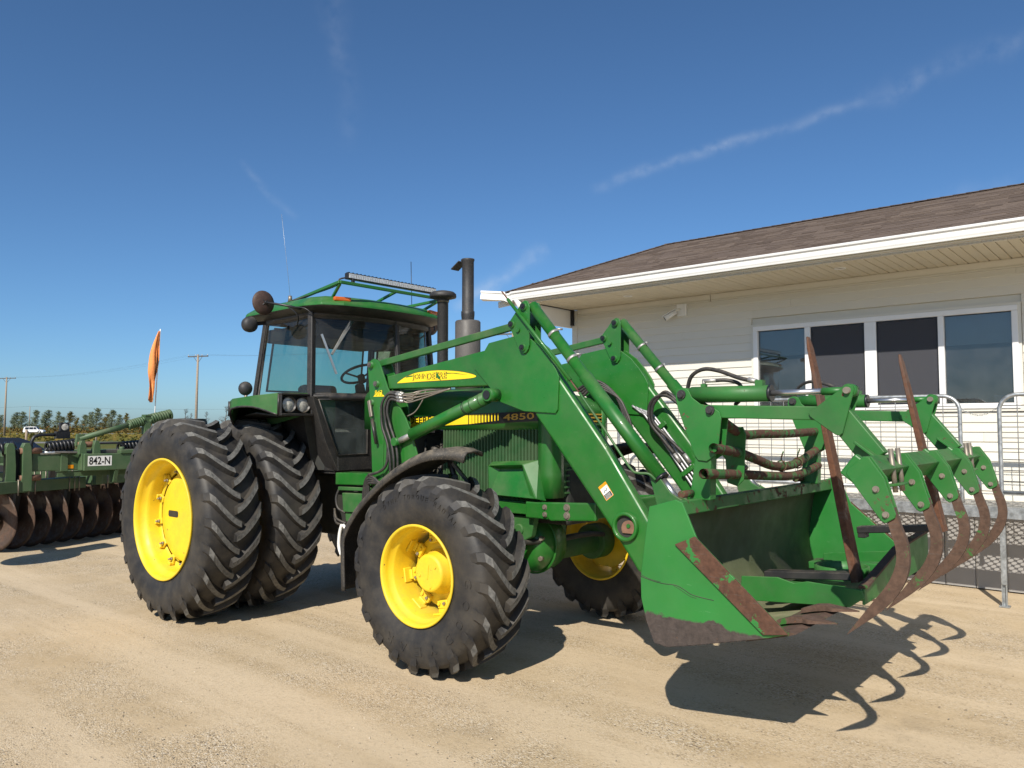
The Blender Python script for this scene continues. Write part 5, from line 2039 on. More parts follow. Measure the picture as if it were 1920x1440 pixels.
# hydraulic hoses bundled down the right mast
random.seed(3)
for k in range(6):
    o = 0.016 * k
    y = -0.735 - 0.022 * (k % 2)
    m = MB()
    m.tube(catmull([(2.05 + o * 0.3, y + 0.02, 2.065 - o * 0.9), (1.965 + o * 0.4, y, 2.065 - o * 0.8), (1.885 + o * 1.1, y - 0.01, 1.985 - o), (1.862 + o * 1.6, y, 1.86 - o * 0.6),
                    (1.875 + o * 1.7, y, 1.76), (1.935 + o * 1.7, y, 1.64), (1.975 + o * 1.6, y, 1.50), (1.98 + o * 1.4, y + 0.01, 1.36)], 6), 0.0115, 8)
    m.build('hydraulic_hose', 'hose_rubber', TR)
    m = MB()
    m.cyl((2.05 + o * 0.3, y + 0.02, 2.065 - o * 0.9), (2.12 + o * 0.3, y + 0.03, 2.05 - o * 0.8), 0.014, None, 10)
    m.cyl((2.075 + o * 0.3, y + 0.022, 2.06 - o * 0.9), (2.10 + o * 0.3, y + 0.026, 2.054 - o * 0.8), 0.018, None, 6)
    m.build('hose_fitting', 'steel', TR)
    m = MB()
    m.tube(catmull([(2.12 + o * 0.3, y + 0.03, 2.05 - o * 0.8), (2.22, -0.70, 2.055 - o * 0.9), (2.30 + 0.3 * (k % 2), -0.66, 2.075), (2.6, -0.64, 2.085)], 4), 0.007, 6)
    m.build('oil_tube', 'bolt_steel', TR)
m = MB()
m.tube(catmull([(2.16, -0.70, 1.86), (2.25, -0.69, 1.90), (2.33, -0.68, 2.0), (2.34, -0.66, 2.07)], 5), 0.006, 6)
m.build('oil_tube', 'bolt_steel', TR)
for k in range(4):
    o = 0.02 * k
    m = MB()
    m.tube(catmull([(1.98 + o, -0.735, 1.36), (1.90 + o, -0.75, 1.27 + o * 0.3), (1.80, -0.76, 1.32 - o * 0.7), (1.70 + o * 0.3, -0.75, 1.33 - o), (1.64 + o, -0.74, 1.24), (1.62 + o * 1.3, -0.73, 1.08), (1.68 + o * 1.2, -0.70, 0.95)], 6), 0.0125, 8)
    m.build('hydraulic_hose', 'hose_rubber', TR)
m = MB()
m.tube(catmull([(1.95, -0.735, 1.60), (1.94, -0.74, 1.45), (1.86, -0.75, 1.38), (1.72, -0.76, 1.345)], 5), 0.0125, 8)
m.build('hydraulic_hose', 'hose_rubber', TR)
# hand lever on the mast
m = MB()
m.box((1.705, -0.735, 1.93), (0.035, 0.02, 0.15), Matrix.Rotation(R(-14), 3, 'Y'))
lv = m.build('mast_lever', 'bolt_steel', TR, bevel=0.004, seg=1)
m = MB()
m.cyl((1.735, -0.74, 1.84), (1.80, -0.74, 1.62), 0.015, None, 12)
m.build('lever_grip', 'black_plastic', lv)
# steel lines and hoses down the inside of the left arm
for k in range(4):
    o = 0.034 * k
    y = 0.553
    m = MB()
    m.tube(catmull([(3.62 + o, y, 1.95 - o * 0.4), (3.70 + o, y, 1.895 - o * 0.2), (3.80 + o, y, 1.80 - o * 0.2), (4.35 + o * 0.8, y, 1.06 + o * 0.7)], 4), 0.010, 8)
    m.build('oil_tube', 'plated_tube', TR)
for (x, z) in ((3.86, 1.765), (4.12, 1.42)):
    m = MB()
    m.box((x + 0.03, 0.545, z), (0.14, 0.024, 0.04), Matrix.Rotation(R(-36), 3, 'Y'))
    m.build('tube_clamp', 'tractor_green', TR, bevel=0.004, seg=1)
for k in range(4):
    o = 0.02 * k
    m = MB()
    m.tube(catmull([(3.12 + o, 0.45, 2.10 - o), (3.30, 0.47, 2.17 - o), (3.45 + o, 0.50, 2.08 - o), (3.545 + o, 0.50, 1.93 - o), (3.58 + o, 0.50, 1.78), (3.60 + o, 0.52, 1.65)], 6), 0.013, 8)
    m.build('hydraulic_hose', 'hose_rubber', TR)
for k in range(2):
    o = 0.03 * k
    m = MB()
    m.tube(catmull([(4.16, 0.42 + o, 1.93), (4.02, 0.44, 2.02 + o), (3.90 + o, 0.46, 2.01), (3.835 + o, 0.47, 1.93), (3.84 + o, 0.48, 1.80), (3.93 + o * 2, 0.50, 1.68), (4.03 + o * 3, 0.53, 1.55)], 6), 0.014, 8)
    m.build('hydraulic_hose', 'hose_rubber', TR)
    m = MB()
    m.cyl((4.03 + o * 3, 0.53, 1.55), (4.08 + o * 3, 0.54, 1.48), 0.016, None, 8)
    m.build('hose_fitting', 'steel', TR)

# ---- bucket
m = MB()
side = [(4.88, 1.316), (5.047, 1.365), (5.09, 1.35), (5.174, 1.162), (5.668, 0.731), (5.529, 0.686), (5.153, 0.588), (4.985, 0.548), (4.903, 0.558), (4.855, 0.67), (4.822, 0.798), (4.82, 0.918), (4.843, 1.08)]
shell = [(5.56, 0.698), (5.35, 0.645), (5.153, 0.595), (5.00, 0.565), (4.93, 0.578), (4.87, 0.66), (4.838, 0.79), (4.835, 0.92), (4.855, 1.08), (4.895, 1.30)]
rows = [[(x, y, z) for x, z in shell] for y in (-1.29, 1.29)]
m.grid(rows, True)
bucket = m.build('bucket', 'bucket_inner_green', TR, fix=False, thick=0.014)
for s in (-1, 1):
    m = MB()
    m.prism(side, s * 1.306, s * 1.290, 'Y')
    m.build('bucket_side', 'bucket_side_green', bucket, bevel=0.003, seg=1)
    m = MB()
    m.prism([(5.047, 1.121), (5.168, 1.175), (5.675, 0.733), (5.545, 0.712)], s * 1.3065, s * 1.322, 'Y')
    m.build('side_wear_strip', 'wear_strip', bucket, bevel=0.003, seg=1)
for k, pts in enumerate(([(4.822, 0.918), (4.90, 0.902), (4.97, 0.895), (5.045, 0.896), (5.10, 0.876), (5.14, 0.858), (5.20, 0.850), (5.27, 0.845)],
                         [(4.825, 0.928), (4.88, 0.910), (4.95, 0.902)], [(5.03, 0.893), (5.08, 0.872), (5.13, 0.848), (5.17, 0.842)])):
    m = MB()
    m.tube(catmull([(x, -1.3055, z) for x, z in pts], 4), 0.0024 if k == 0 else 0.0016, 5)
    m.build('scrape_mark', 'engine_dark', bucket)
m = MB()
m.prism([(4.90, 1.30), (4.98, 1.345), (5.020, 1.342), (5.032, 1.268), (5.020, 1.262), (5.008, 1.325), (4.98, 1.327), (4.91, 1.285)], -1.288, 1.288, 'Y')
m.build('top_lip', 'lip_green', bucket, bevel=0.004)
m = MB()
m.prism([(5.44, 0.655), (5.46, 0.690), (5.66, 0.742), (5.705, 0.737), (5.65, 0.715)], -1.288, 1.288, 'Y')
m.build('cutting_edge', 'tine_rust', bucket)
for i in range(7):
    y = -1.06 + i * 0.353
    m = MB()
    vs = []
    for (x, z, w, h) in ((5.52, 0.715, 0.028, 0.024), (5.60, 0.738, 0.034, 0.034), (5.66, 0.750, 0.040, 0.030), (5.70, 0.755, 0.058, 0.018), (5.83, 0.764, 0.006, 0.005)):
        vs.append([(x, y - w, z), (x, y + w, z), (x, y + w * 0.8, z + h), (x, y - w * 0.8, z + h)])
    m.grid(vs, False, True)
    m.add([vs[0][k] for k in range(4)], [(0, 1, 2, 3)])
    m.build('bucket_tooth', 'tine_rust', bucket)
for s in (-1, 1):
    for a in (0.70, 0.555):
        m = MB()
        m.prism([(4.845, 1.20), (4.72, 1.16), (4.60, 1.0), (4.72, 0.82), (4.822, 0.78)], s * a, s * (a - 0.015), 'Y')
        m.build('bucket_bracket', 'bucket_green', bucket)

# ---- grapple
brk = [(4.893, 2.005), (4.860, 1.985), (4.855, 1.945), (4.870, 1.88), (4.936, 1.706), (4.978, 1.60), (5.000, 1.570), (5.056, 1.565), (5.110, 1.60), (5.130, 1.65), (5.151, 1.817), (5.142, 1.855), (5.095, 1.890), (5.02, 1.905), (4.965, 1.945), (4.945, 1.985), (4.920, 2.003)]
for s in (-1, 1):
    y0 = s * 0.89
    m = MB()
    for d in (-0.052, 0.040):
        m.prism(brk, y0 + d, y0 + d + 0.012, 'Y')
    br = m.build('grapple_bracket', 'grapple_green', TR, bevel=0.003, seg=1)
    m = MB()
    m.prism([(4.985, 1.66), (5.08, 1.66), (5.07, 1.335), (4.935, 1.335)], y0 - 0.0395, y0 + 0.0395, 'Y')
    m.build('bracket_post', 'grapple_green', br, bevel=0.006)
    m = MB()
    m.cyl((4.95, y0 - 0.17, 1.372), (4.95, y0 - 0.03, 1.372), 0.022, None, 14)
    m.build('foot_pin', 'pipe_rust', br)
    for (x, z) in ((4.898, 1.965), (5.085, 1.868)):
        m = MB()
        m.cyl((x, y0 - 0.078, z), (x, y0 + 0.07, z), 0.019, None, 14)
        m.cyl((x, y0 - 0.062, z), (x, y0 - 0.052, z), 0.028, None, 16)
        m.build('pin', 'exhaust_black', br)
    m = MB()
    m.beam((5.05, y0, 1.862), (5.86, y0, 1.838), 0.072, 0.076)
    ar = m.build('grapple_arm', 'grapple_green', TR, bevel=0.006)
    m = MB()
    m.beam((5.80, y0, 1.845), (5.995, y0, 1.600), 0.072, 0.125, up=(0, 1, 0)) if False else m.beam((5.815, y0, 1.825), (5.990, y0, 1.60), 0.070, 0.13)
    m.build('arm_drop', 'grapple_green', ar, bevel=0.006)
    for d in (-0.052, 0.042):
        m = MB()
        m.prism([(5.660, 1.845), (5.668, 1.825), (5.70, 1.80), (5.80, 1.728), (5.822, 1.722), (5.838, 1.735), (5.875, 1.87), (5.900, 1.960), (5.895, 1.985), (5.868, 1.993), (5.838, 1.975)], y0 + d, y0 + d + 0.011, 'Y')
        m.build('arm_plate', 'grapple_green', ar, bevel=0.003, seg=1)
    m = MB()
    m.cyl((5.868, y0 - 0.075, 1.962), (5.868, y0 + 0.08, 1.962), 0.018, None, 12)
    m.build('pin', 'bolt_steel', ar)
    # grapple cylinder
    m = MB()
    m.cyl((4.94, y0, 1.965), (5.43, y0, 1.960), 0.047, None, 22)
    m.cyl((4.898, y0 - 0.038, 1.965), (4.898, y0 + 0.038, 1.965), 0.042, None, 18)
    m.box((5.37, y0, 2.012), (0.045, 0.045, 0.05))
    m.box((5.02, y0, 2.012), (0.03, 0.03, 0.03))
    gc = m.build('grapple_cylinder', 'grapple_green', TR)
    m = MB()
    m.cyl((5.425, y0, 1.960), (5.440, y0, 1.960), 0.048, None, 22)
    m.build('gland', 'trim_black', gc)
    m = MB()
    m.cyl((5.43, y0, 1.960), (5.72, y0, 1.962), 0.0165, None, 16)
    m.build('cylinder_rod', 'chrome', gc)
    m = MB()
    m.cyl((5.72, y0, 1.962), (5.84, y0, 1.962), 0.021, None, 16)
    m.cyl((5.868, y0 - 0.037, 1.962), (5.868, y0 + 0.037, 1.962), 0.036, None, 18)
    m.build('rod_end', 'grapple_green', gc)
    m = MB()
    m.tube(catmull([(5.345, y0, 2.03), (5.24, y0 + 0.01, 2.055), (5.10, y0 + 0.03, 2.105), (4.99, y0 + 0.05, 2.12), (4.90, y0 + 0.07, 2.08), (4.86, y0 + 0.09, 1.99), (4.84, y0 + 0.10, 1.90)], 6), 0.0125, 8)
    m.tube(catmull([(5.09, y0, 2.045), (5.16, y0 + 0.02, 2.045), (5.22, y0 + 0.06, 2.02), (5.22, y0 + 0.09, 1.95), (5.17, y0 + 0.10, 1.90)], 6), 0.0115, 8)
    m.build('cylinder_hose', 'hose_rubber', gc)
    m = MB()
    m.cyl((5.02, y0, 2.02), (5.02, y0, 2.05), 0.012, None, 8)
    m.cyl((5.012, y0, 2.045), (5.10, y0, 2.046), 0.012, None, 8)
    m.cyl((5.30, y0, 2.043), (5.35, y0, 2.03), 0.015, None, 8)
    m.build('hose_fitting', 'steel', gc)
# cross beam with clamps
m = MB()
m.box((6.03, -0.02, 1.555), (0.105, 2.42, 0.105), Matrix.Rotation(R(38), 3, 'Y'))
gb = m.build('grapple_beam', 'grapple_green', TR, bevel=0.006)
for s in (-1, 1):
    for z in (0, 1):
        m = MB()
        c_ = Vector((5.985, s * 0.89, 1.63)) if z else Vector((6.02, s * 0.89, 1.465))
        m.box(c_, (0.20, 0.19, 0.014), Matrix.Rotation(R(38 if z else -10), 3, 'Y'))
        m.build('clamp_plate', 'grapple_green', gb, bevel=0.003, seg=1)
    for dy in (-0.065, 0.065):
        m = MB()
        m.cyl((6.075, s * 0.89 + dy, 1.66), (6.095, s * 0.89 + dy, 1.44), 0.013, None, 10)
        m.build('clamp_bolt', 'bolt_steel', gb)
TY = (-1.315, -0.68, -0.01, 0.61, 1.25)
tine_pl = [(5.978, 1.547), (5.988, 1.572), (6.058, 1.628), (6.082, 1.628), (6.146, 1.535), (6.194, 1.37), (6.190, 1.352), (6.148, 1.325), (6.130, 1.335)]
outer = catmull([(6.186, 1.40, 0), (6.205, 1.33, 0), (6.238, 1.23, 0), (6.240, 1.13, 0), (6.205, 1.03, 0), (6.12, 0.92, 0), (5.955, 0.782, 0)], 4)
inner = catmull([(6.148, 1.36, 0), (6.166, 1.29, 0), (6.187, 1.21, 0), (6.184, 1.14, 0), (6.148, 1.05, 0), (6.07, 0.942, 0), (5.955, 0.782, 0)], 4)
for i, y in enumerate(TY):
    m = MB()
    n = len(outer)
    vs, fs = [], []
    for k in range(n):
        w = 0.017 * (1 - 0.75 * (k / (n - 1)) ** 3)
        for (p, yy) in ((outer[k], -w), (outer[k], w), (inner[k], w * 1.1), (inner[k], -w * 1.1)):
            vs.append((p.x, y + yy, p.y))
    for k in range(n - 1):
        for j in range(4):
            fs.append((4 * k + j, 4 * k + (j + 1) % 4, 4 * k + 4 + (j + 1) % 4, 4 * k + 4 + j))
    fs.append((0, 1, 2, 3))
    m.add(vs, fs)
    tn = m.build('grapple_tine', 'tine_rust', TR, bevel=0.003, seg=1)
    for d in (-0.030, 0.018):
        m = MB()
        m.prism(tine_pl, y + d, y + d + 0.012, 'Y')
        m.build('tine_plate', 'grapple_green', tn, bevel=0.003, seg=1)
    m = MB()
    m.box((6.03, y, 1.56), (0.118, 0.052, 0.118), Matrix.Rotation(R(38), 3, 'Y'))
    m.build('tine_saddle', 'grapple_green', tn, bevel=0.008)
    for (x, z) in ((6.112, 1.48), (6.152, 1.365)):
        m = MB()
        m.cyl((x, y - 0.045, z), (x, y - 0.030, z), 0.0115, None, 6)
        m.cyl((x, y - 0.034, z), (x, y - 0.029, z), 0.016, None, 14)
        m.build('bolt', 'bolt_steel', tn)
# bent pipe guard between the brackets
for pts in ([(5.11, -0.83, 1.80), (5.08, -0.50, 1.725), (5.08, -0.2, 1.722), (5.08, 0.30, 1.722), (5.06, 0.90, 1.735)],
            [(5.12, -0.98, 1.645), (5.10, -0.62, 1.612), (5.08, -0.30, 1.56), (5.08, -0.02, 1.505), (5.09, 0.25, 1.498), (5.08, 0.50, 1.525), (5.06, 0.90, 1.60)],
            [(5.10, -1.07, 1.50), (5.09, -0.5, 1.468), (5.09, 0.10, 1.43), (5.09, 0.45, 1.43), (5.06, 0.90, 1.475)]):
    m = MB()
    m.pipe(catmull(pts, 6), 0.030, 0.005)
    m.build('guard_pipe', 'pipe_rust', TR, fix=False)
m = MB()
m.prism([(5.00, 1.76), (5.13, 1.77), (5.15, 1.72), (5.13, 1.44), (5.09, 1.40), (5.02, 1.42)], -0.60, -0.588, 'Y')
m.prism([(5.00, 1.76), (5.012, 1.76), (5.032, 1.42), (5.02, 1.42)], -0.588, -0.50, 'Y')
m.build('guard_plate', 'grapple_green', TR, bevel=0.004, seg=1)
m = MB()
for y, z in ((0.10, 1.50), (0.40, 1.51)):
    m.tube([(5.09 + 0.036 * math.cos(a), y + 0.004 * math.sin(3 * a), z + 0.036 * math.sin(a)) for a in [2 * PI * k / 14 for k in range(14)]], 0.005, 6, closed=True)
    m.tube([(5.09, y, z + 0.036), (5.10, y - 0.02, z + 0.06), (5.13, y - 0.06, z + 0.10)], 0.005, 6)
m.build('wire_tie', 'pipe_rust', TR)

# ------------------------------------------------------------------ pallet forks and their carriage lying in the bucket
def fork(label, heel, tip, tail, group):
    e = empty('pallet_fork', heel)
    tag(e, label, 'pallet fork', group)
    h, t_, q = Vector(heel), Vector(tip), Vector(tail)
    mm = MB()
    d = (t_ - h).normalized()
    nn = Vector((d.z, 0, -d.x))
    rows_ = []
    for f, th, w in ((-0.03, 0.045, 0.052), (0.3, 0.040, 0.052), (0.7, 0.028, 0.05), (0.95, 0.018, 0.040), (1.0, 0.010, 0.022)):
        p = h + (t_ - h) * f
        rows_.append([p + nn * th / 2 + Vector((0, -w, 0)), p + nn * th / 2 + Vector((0, w, 0)), p - nn * th / 2 + Vector((0, w, 0)), p - nn * th / 2 + Vector((0, -w, 0))])
    mm.grid(rows_, False, True)
    mm.add(rows_[0], [(0, 1, 2, 3)])
    mm.add(rows_[-1], [(0, 1, 2, 3)])
    mm.build('blade', 'fork_rust', e, bevel=0.004, seg=1)
    mm = MB()
    mm.beam(h + Vector((-0.01, 0, -0.012)), q, 0.10, 0.045)
    mm.build('shank', 'fork_black', e, bevel=0.005, seg=1)
    mm = MB()
    dq = (q - h).normalized()
    mm.box(q + dq * -0.03 + Vector((0, 0, -0.035)), (0.05, 0.09, 0.04))
    mm.build('hook', 'fork_black', e, bevel=0.004, seg=1)
    return e


fork('rusty pallet fork standing tip up, its black shank over the green carriage end', (5.676, -0.25, 0.885), (5.418, -0.25, 2.337), (5.13, -0.27, 0.825), 'pallet forks carried in the bucket')
fork('rusty pallet fork standing tip up behind the middle of the grapple beam', (5.985, 0.50, 1.125), (5.762, 0.50, 2.257), (5.47, 0.50, 1.06), 'pallet forks carried in the bucket')
e = empty('fork_carriage', (5.42, 0.2, 0.70))
tag(e, 'dented green steel frame lying in the bucket under the forks', 'frame')
m = MB()
m.prism([(5.06, 0.69), (5.72, 0.74), (5.80, 0.80), (5.79, 0.845), (5.48, 0.855), (5.40, 0.835), (5.30, 0.858), (5.07, 0.838)], -0.52, -0.505, 'Y')
m.prism([(5.06, 0.69), (5.72, 0.76), (5.78, 0.90), (5.07, 0.80)], 0.95, 0.965, 'Y')
m.prism([(-0.505, 0.76), (0.95, 0.80), (0.95, 1.03), (0.2, 0.99), (-0.505, 0.85)], 5.785, 5.80, 'X')
m.build('side_plate', 'bucket_green', e, bevel=0.003, seg=1)
m = MB()
m.beam((5.79, -0.50, 0.858), (5.79, 0.20, 0.998), 0.05, 0.014)
m.beam((5.79, 0.20, 0.998), (5.79, 0.95, 1.038), 0.05, 0.014)
m.build('top_flange', 'tine_rust', e)
m = MB()
m.lathe([(0.17, 0.0), (0.17, 0.06), (0.155, 0.06), (0.155, 0.0)], 30, 'Z', (5.46, 0.16, 0.80))
m.prism([(5.30, -0.505), (5.78, -0.505), (5.78, 0.2), (5.30, 0.2)], 0.795, 0.803, 'Z')
m.build('ring_plate', 'bucket_green', e)
m = MB()
m.box((5.42, 0.55, 0.80), (0.60, 0.12, 0.05), Matrix.Rotation(R(-4), 3, 'Y'))
m.build('cross_member', 'bucket_green', e, bevel=0.004, seg=1)

# ------------------------------------------------------------------ disc harrow behind the tractor
HR = empty('disc_harrow', (-5.8, 0, 0))
tag(HR, 'dark green offset disc harrow with rusty blades and a white 842-N plate', 'harrow')
GA = Vector((-0.36, 1.0, 0)).normalized()            # line of the front gang
GX = Vector((GA.y, -GA.x, 0))
dm = MB()
dm.lathe([(0.03, 0.055), (0.12, 0.050), (0.25, 0.028), (0.37, -0.005), (0.440, -0.032), (0.443, -0.036), (0.37, -0.012), (0.25, 0.020), (0.12, 0.042), (0.03, 0.047)], 44, 'Y')
dmesh = dm.mesh('disc_blade')
dmesh.materials.append(MATS['disc_steel'])
for gang, (ox, oy, cnt, flip) in enumerate(((-5.70, -1.44, 12, 1), (-8.6, -1.2, 12, -1))):
    for k in range(cnt):
        o = bpy.data.objects.new('disc_blade', dmesh)
        COL.objects.link(o)
        o.parent = HR
        o.matrix_parent_inverse = wpos(HR).inverted()
        p = Vector((ox, oy, 0.437)) + Vector((GA.x * flip, GA.y, 0)) * 0.27 * k
        o.location = p
        o.rotation_euler = (0, 0, R(24.0 * flip))
        m = MB()
        m.lathe([(0.02, -0.06), (0.075, -0.06), (0.085, -0.045), (0.10, -0.035), (0.10, 0.02), (0.05, 0.04)], 16, 'Y', p)
        m.build('hub', 'disc_steel', HR)
    m = MB()
    a = Vector((ox, oy, 0.437))
    d = Vector((GA.x * flip, GA.y, 0))
    m.cyl(a - d * 0.1, a + d * (0.27 * cnt), 0.035, None, 12)
    m.build('gang_axle', 'disc_steel', HR)
    m = MB()
    m.beam(a + Vector((0.15, 0, 0.47)) - d * 0.12, a + Vector((0.15, 0, 0.47)) + d * 1.30, 0.26, 0.17)
    m.beam(a + Vector((0.12, 0, 0.49)) + d * 1.42, a + Vector((0.12, 0, 0.49)) + d * 3.2, 0.26, 0.15)
    m.build('gang_beam', 'harrow_green', HR, bevel=0.008)
    for k in (0.22, 0.38, 0.48, 1.05, 1.14, 1.22, 1.62, 1.75, 2.4):
        q = a + Vector((0.15, 0, 0.47)) + d * k
        m = MB()
        m.tube([q + Vector((0.142, 0, -0.12)), q + Vector((0.142, 0, 0.097)), q + Vector((-0.142, 0, 0.097)), q + Vector((-0.142, 0, -0.12))], 0.010, 6)
        m.build('u_bolt', 'bolt_steel', HR)
    for k in (0.27, 1.10, 2.2):
        q = a + d * k
        m = MB()
        m.prism([(q.x + 0.20, 0.80), (q.x + 0.08, 0.80), (q.x - 0.04, 0.46), (q.x + 0.04, 0.40)], q.y - 0.03, q.y + 0.03, 'Y')
        m.build('bearing_hanger', 'engine_dark', HR)
    m = MB()
    for k in range(cnt - 1):
        q = a + d * (0.27 * (k + 0.45))
        m.beam(q + Vector((0.14, 0, 0.38)), q + Vector((0.08, 0, -0.02)), 0.02, 0.05)
    m.build('scraper', 'disc_steel', HR)
# main frame
m = MB()
m.box((-5.42, 0.62, 1.235), (0.24, 2.10, 0.255))
fr = m.build('frame_beam', 'harrow_green', HR, bevel=0.012)
m = MB()
m.box((-5.62, -0.72, 1.25), (0.16, 0.66, 0.27))
m.box((-7.0, -0.85, 1.25), (2.6, 0.2, 0.2))
m.box((-7.0, 1.55, 1.25), (2.6, 0.2, 0.2))
m.box((-8.3, 0.35, 1.25), (0.2, 2.6, 0.2))
m.build('frame_beam', 'harrow_green', HR, bevel=0.012)
m = MB()
m.box((-5.36, -0.40, 1.245), (0.05, 0.10, 0.25))
m.box((-5.53, -0.62, 1.245), (0.03, 0.10, 0.285))
m.build('frame_bracket', 'harrow_green', HR, bevel=0.006)
for y in (-1.33, -1.12):
    m = MB()
    m.prism([(y - 0.085, 0.84), (y + 0.065, 0.84), (y + 0.065, 1.20), (y + 0.045, 1.48), (y + 0.02, 1.535), (y - 0.04, 1.535), (y - 0.065, 1.48), (y - 0.06, 1.10)], -5.62, -5.50, 'X')
    m.build('gang_bracket', 'harrow_green', HR, bevel=0.004, seg=1)
for y in (-0.42, -0.22):
    m = MB()
    m.prism([(y - 0.06, 1.355), (y + 0.05, 1.355), (y + 0.04, 1.50), (y + 0.015, 1.56), (y - 0.03, 1.56), (y - 0.05, 1.50)], -5.46, -5.36, 'X')
    m.build('frame_bracket', 'harrow_green', HR, bevel=0.004, seg=1)
m = MB()
for (x, y, z) in ((-5.55, -1.07, 1.42), (-5.55, -1.07, 1.03), (-5.47, -0.33, 1.50)):
    m.cyl((x, y - 0.14, z), (x, y + 0.14, z), 0.045, None, 14)
m.build('pivot_pin', 'brown_lug', HR)
m = MB()
m.box((-5.75, -0.05, 1.05), (0.12, 0.10, 0.36))
m.box((-5.60, 0.10, 1.06), (0.08, 1.6, 0.08))
m.prism([(-5.5, 1.13), (-5.3, 1.13), (-5.36, 0.92), (-5.46, 0.92)], 0.72, 0.78, 'Y')
m.prism([(-5.5, 1.13), (-5.3, 1.13), (-5.36, 0.92), (-5.46, 0.92)], 0.02, 0.08, 'Y')
m.build('hanger', 'harrow_green', HR, bevel=0.004, seg=1)


def coil(name, p0, p1, r, turns, wire, matn):
    p0, p1 = Vector(p0), Vector(p1)
    ax = (p1 - p0).normalized()
    u = ax.cross(Vector((0, 0, 1))).normalized()
    w = ax.cross(u)
    n = turns * 10
    mm = MB()
    mm.tube([p0 + (p1 - p0) * i / n + (u * math.cos(2 * PI * turns * i / n) + w * math.sin(2 * PI * turns * i / n)) * r for i in range(n + 1)], wire, 6)
    return mm.build(name, matn, HR)


coil('spring', (-5.60, -0.86, 1.46), (-5.58, -0.46, 1.50), 0.075, 8, 0.022, 'trim_black')
coil('spring', (-5.60, 0.18, 1.44), (-5.60, 0.56, 1.47), 0.075, 7, 0.022, 'trim_black')
coil('spring', (-5.75, -1.75, 1.42), (-5.65, -1.25, 1.46), 0.085, 7, 0.026, 'trim_black')
m = MB()
m.box((-5.60, -1.62, 1.25), (0.25, 0.30, 0.42))
m.build('spring_box', 'trim_black', HR, bevel=0.02)
m = MB()
m.cyl((-5.48, -0.44, 1.585), (-5.48, 0.30, 1.80), 0.042, None, 14)
lv = m.build('levelling_rod', 'harrow_green', HR)
m = MB()
m.prism([(-0.50, 1.48), (-0.36, 1.48), (-0.38, 1.66), (-0.48, 1.66)], -5.51, -5.45, 'X')
m.build('rod_bracket', 'harrow_green', lv, bevel=0.006)
coil('spring', (-5.48, 0.28, 1.795), (-5.48, 0.52, 1.865), 0.062, 7, 0.018, 'harrow_green')
coil('spring', (-5.48, 0.60, 1.885), (-5.48, 0.93, 1.965), 0.068, 8, 0.022, 'harrow_green')
m = MB()
m.cyl((-5.48, 0.28, 1.795), (-5.48, 0.95, 1.970), 0.045, None, 12)
m.cyl((-5.48, 0.93, 1.965), (-5.48, 0.96, 1.973), 0.085, None, 18)
m.build('spring_rod', 'harrow_green', HR)
m = MB()
m.box((-5.48, 0.565, 1.80), (0.12, 0.10, 0.30))
m.box((-5.48, 0.565, 1.95), (0.14, 0.10, 0.03))
m.box((-5.46, 0.62, 1.52), (0.12, 0.16, 0.44))
m.build('rod_mast', 'harrow_green', HR, bevel=0.006)
m = MB()
m.beam((-5.5, -0.33, 1.515), (-5.5, 0.22, 1.515), 0.03, 0.03)
m.beam((-5.5, 0.22, 1.515), (-5.5, 0.22, 1.40), 0.03, 0.03)
m.build('rail', 'trim_black', HR)
m = MB()
m.tube(catmull([(-5.7, -1.02, 1.46), (-5.7, -1.0, 1.58), (-5.7, -0.93, 1.64), (-5.7, -0.70, 1.65)], 6), 0.024, 10)
m.box((-5.70, -0.60, 1.645), (0.10, 0.19, 0.11))
tl = m.build('tail_lamp', 'trim_black', HR)
m = MB()
m.box((-5.70, -0.575, 1.765), (0.07, 0.135, 0.135))
m.build('lamp_head', 'trim_black', tl, bevel=0.012)
m = MB()
m.lathe([(0.001, 0.006), (0.035, 0.004), (0.05, 0.0)], 18, 'X', (-5.664, -0.575, 1.765))
m.build('lamp_lens', 'lens_glass', tl)
m = MB()
for k in range(5):
    y = -0.9 + 0.02 * k
    m.tube(catmull([(-5.62, y, 1.40), (-5.45, -0.55 + 0.03 * k, 1.385), (-5.42, 0.0, 1.375 + 0.008 * k), (-5.42, 0.8, 1.38 + 0.006 * k)], 5), 0.014, 7)
m.build('hydraulic_hose', 'muffler_grey', HR)
m = MB()
m.box((-5.36, 0.20, 1.385), (0.16, 0.22, 0.06))
m.cyl((-5.36, 0.14, 1.40), (-5.36, 0.14, 1.46), 0.04, None, 12)
m.build('valve_block', 'harrow_green', HR, bevel=0.01)
m = MB()
m.cyl((-5.55, -0.95, 1.385), (-5.55, -0.50, 1.392), 0.030, None, 10)
m.build('hose_pipe', 'galvanised', HR)
# number plate and reflector
m = MB()
m.box((-5.2985, -0.205, 1.255), (0.003, 0.345, 0.150))
pl = m.build('number_plate', 'sticker_white', HR)
m = MB()
text_mesh(m, '842-N', (-5.2965, -0.360, 1.197), (0, 1, 0), (0, 0, 1), 0.118, 0.305, bold=0.022)
m.build('lettering', 'decal_black', pl, fix=False)
m = MB()
m.box((-5.333, -0.455, 1.185), (0.004, 0.09, 0.055)) if False else m.box((-5.537, -0.53, 1.17), (0.004, 0.085, 0.055))
m.build('reflector', 'reflector_orange', HR)
m = MB()
m.box((-5.72, -1.22, 1.18), (0.08, 0.16, 0.52))
m.build('gap_block', 'engine_dark', HR)  # dark block filling the gap between the gang brackets
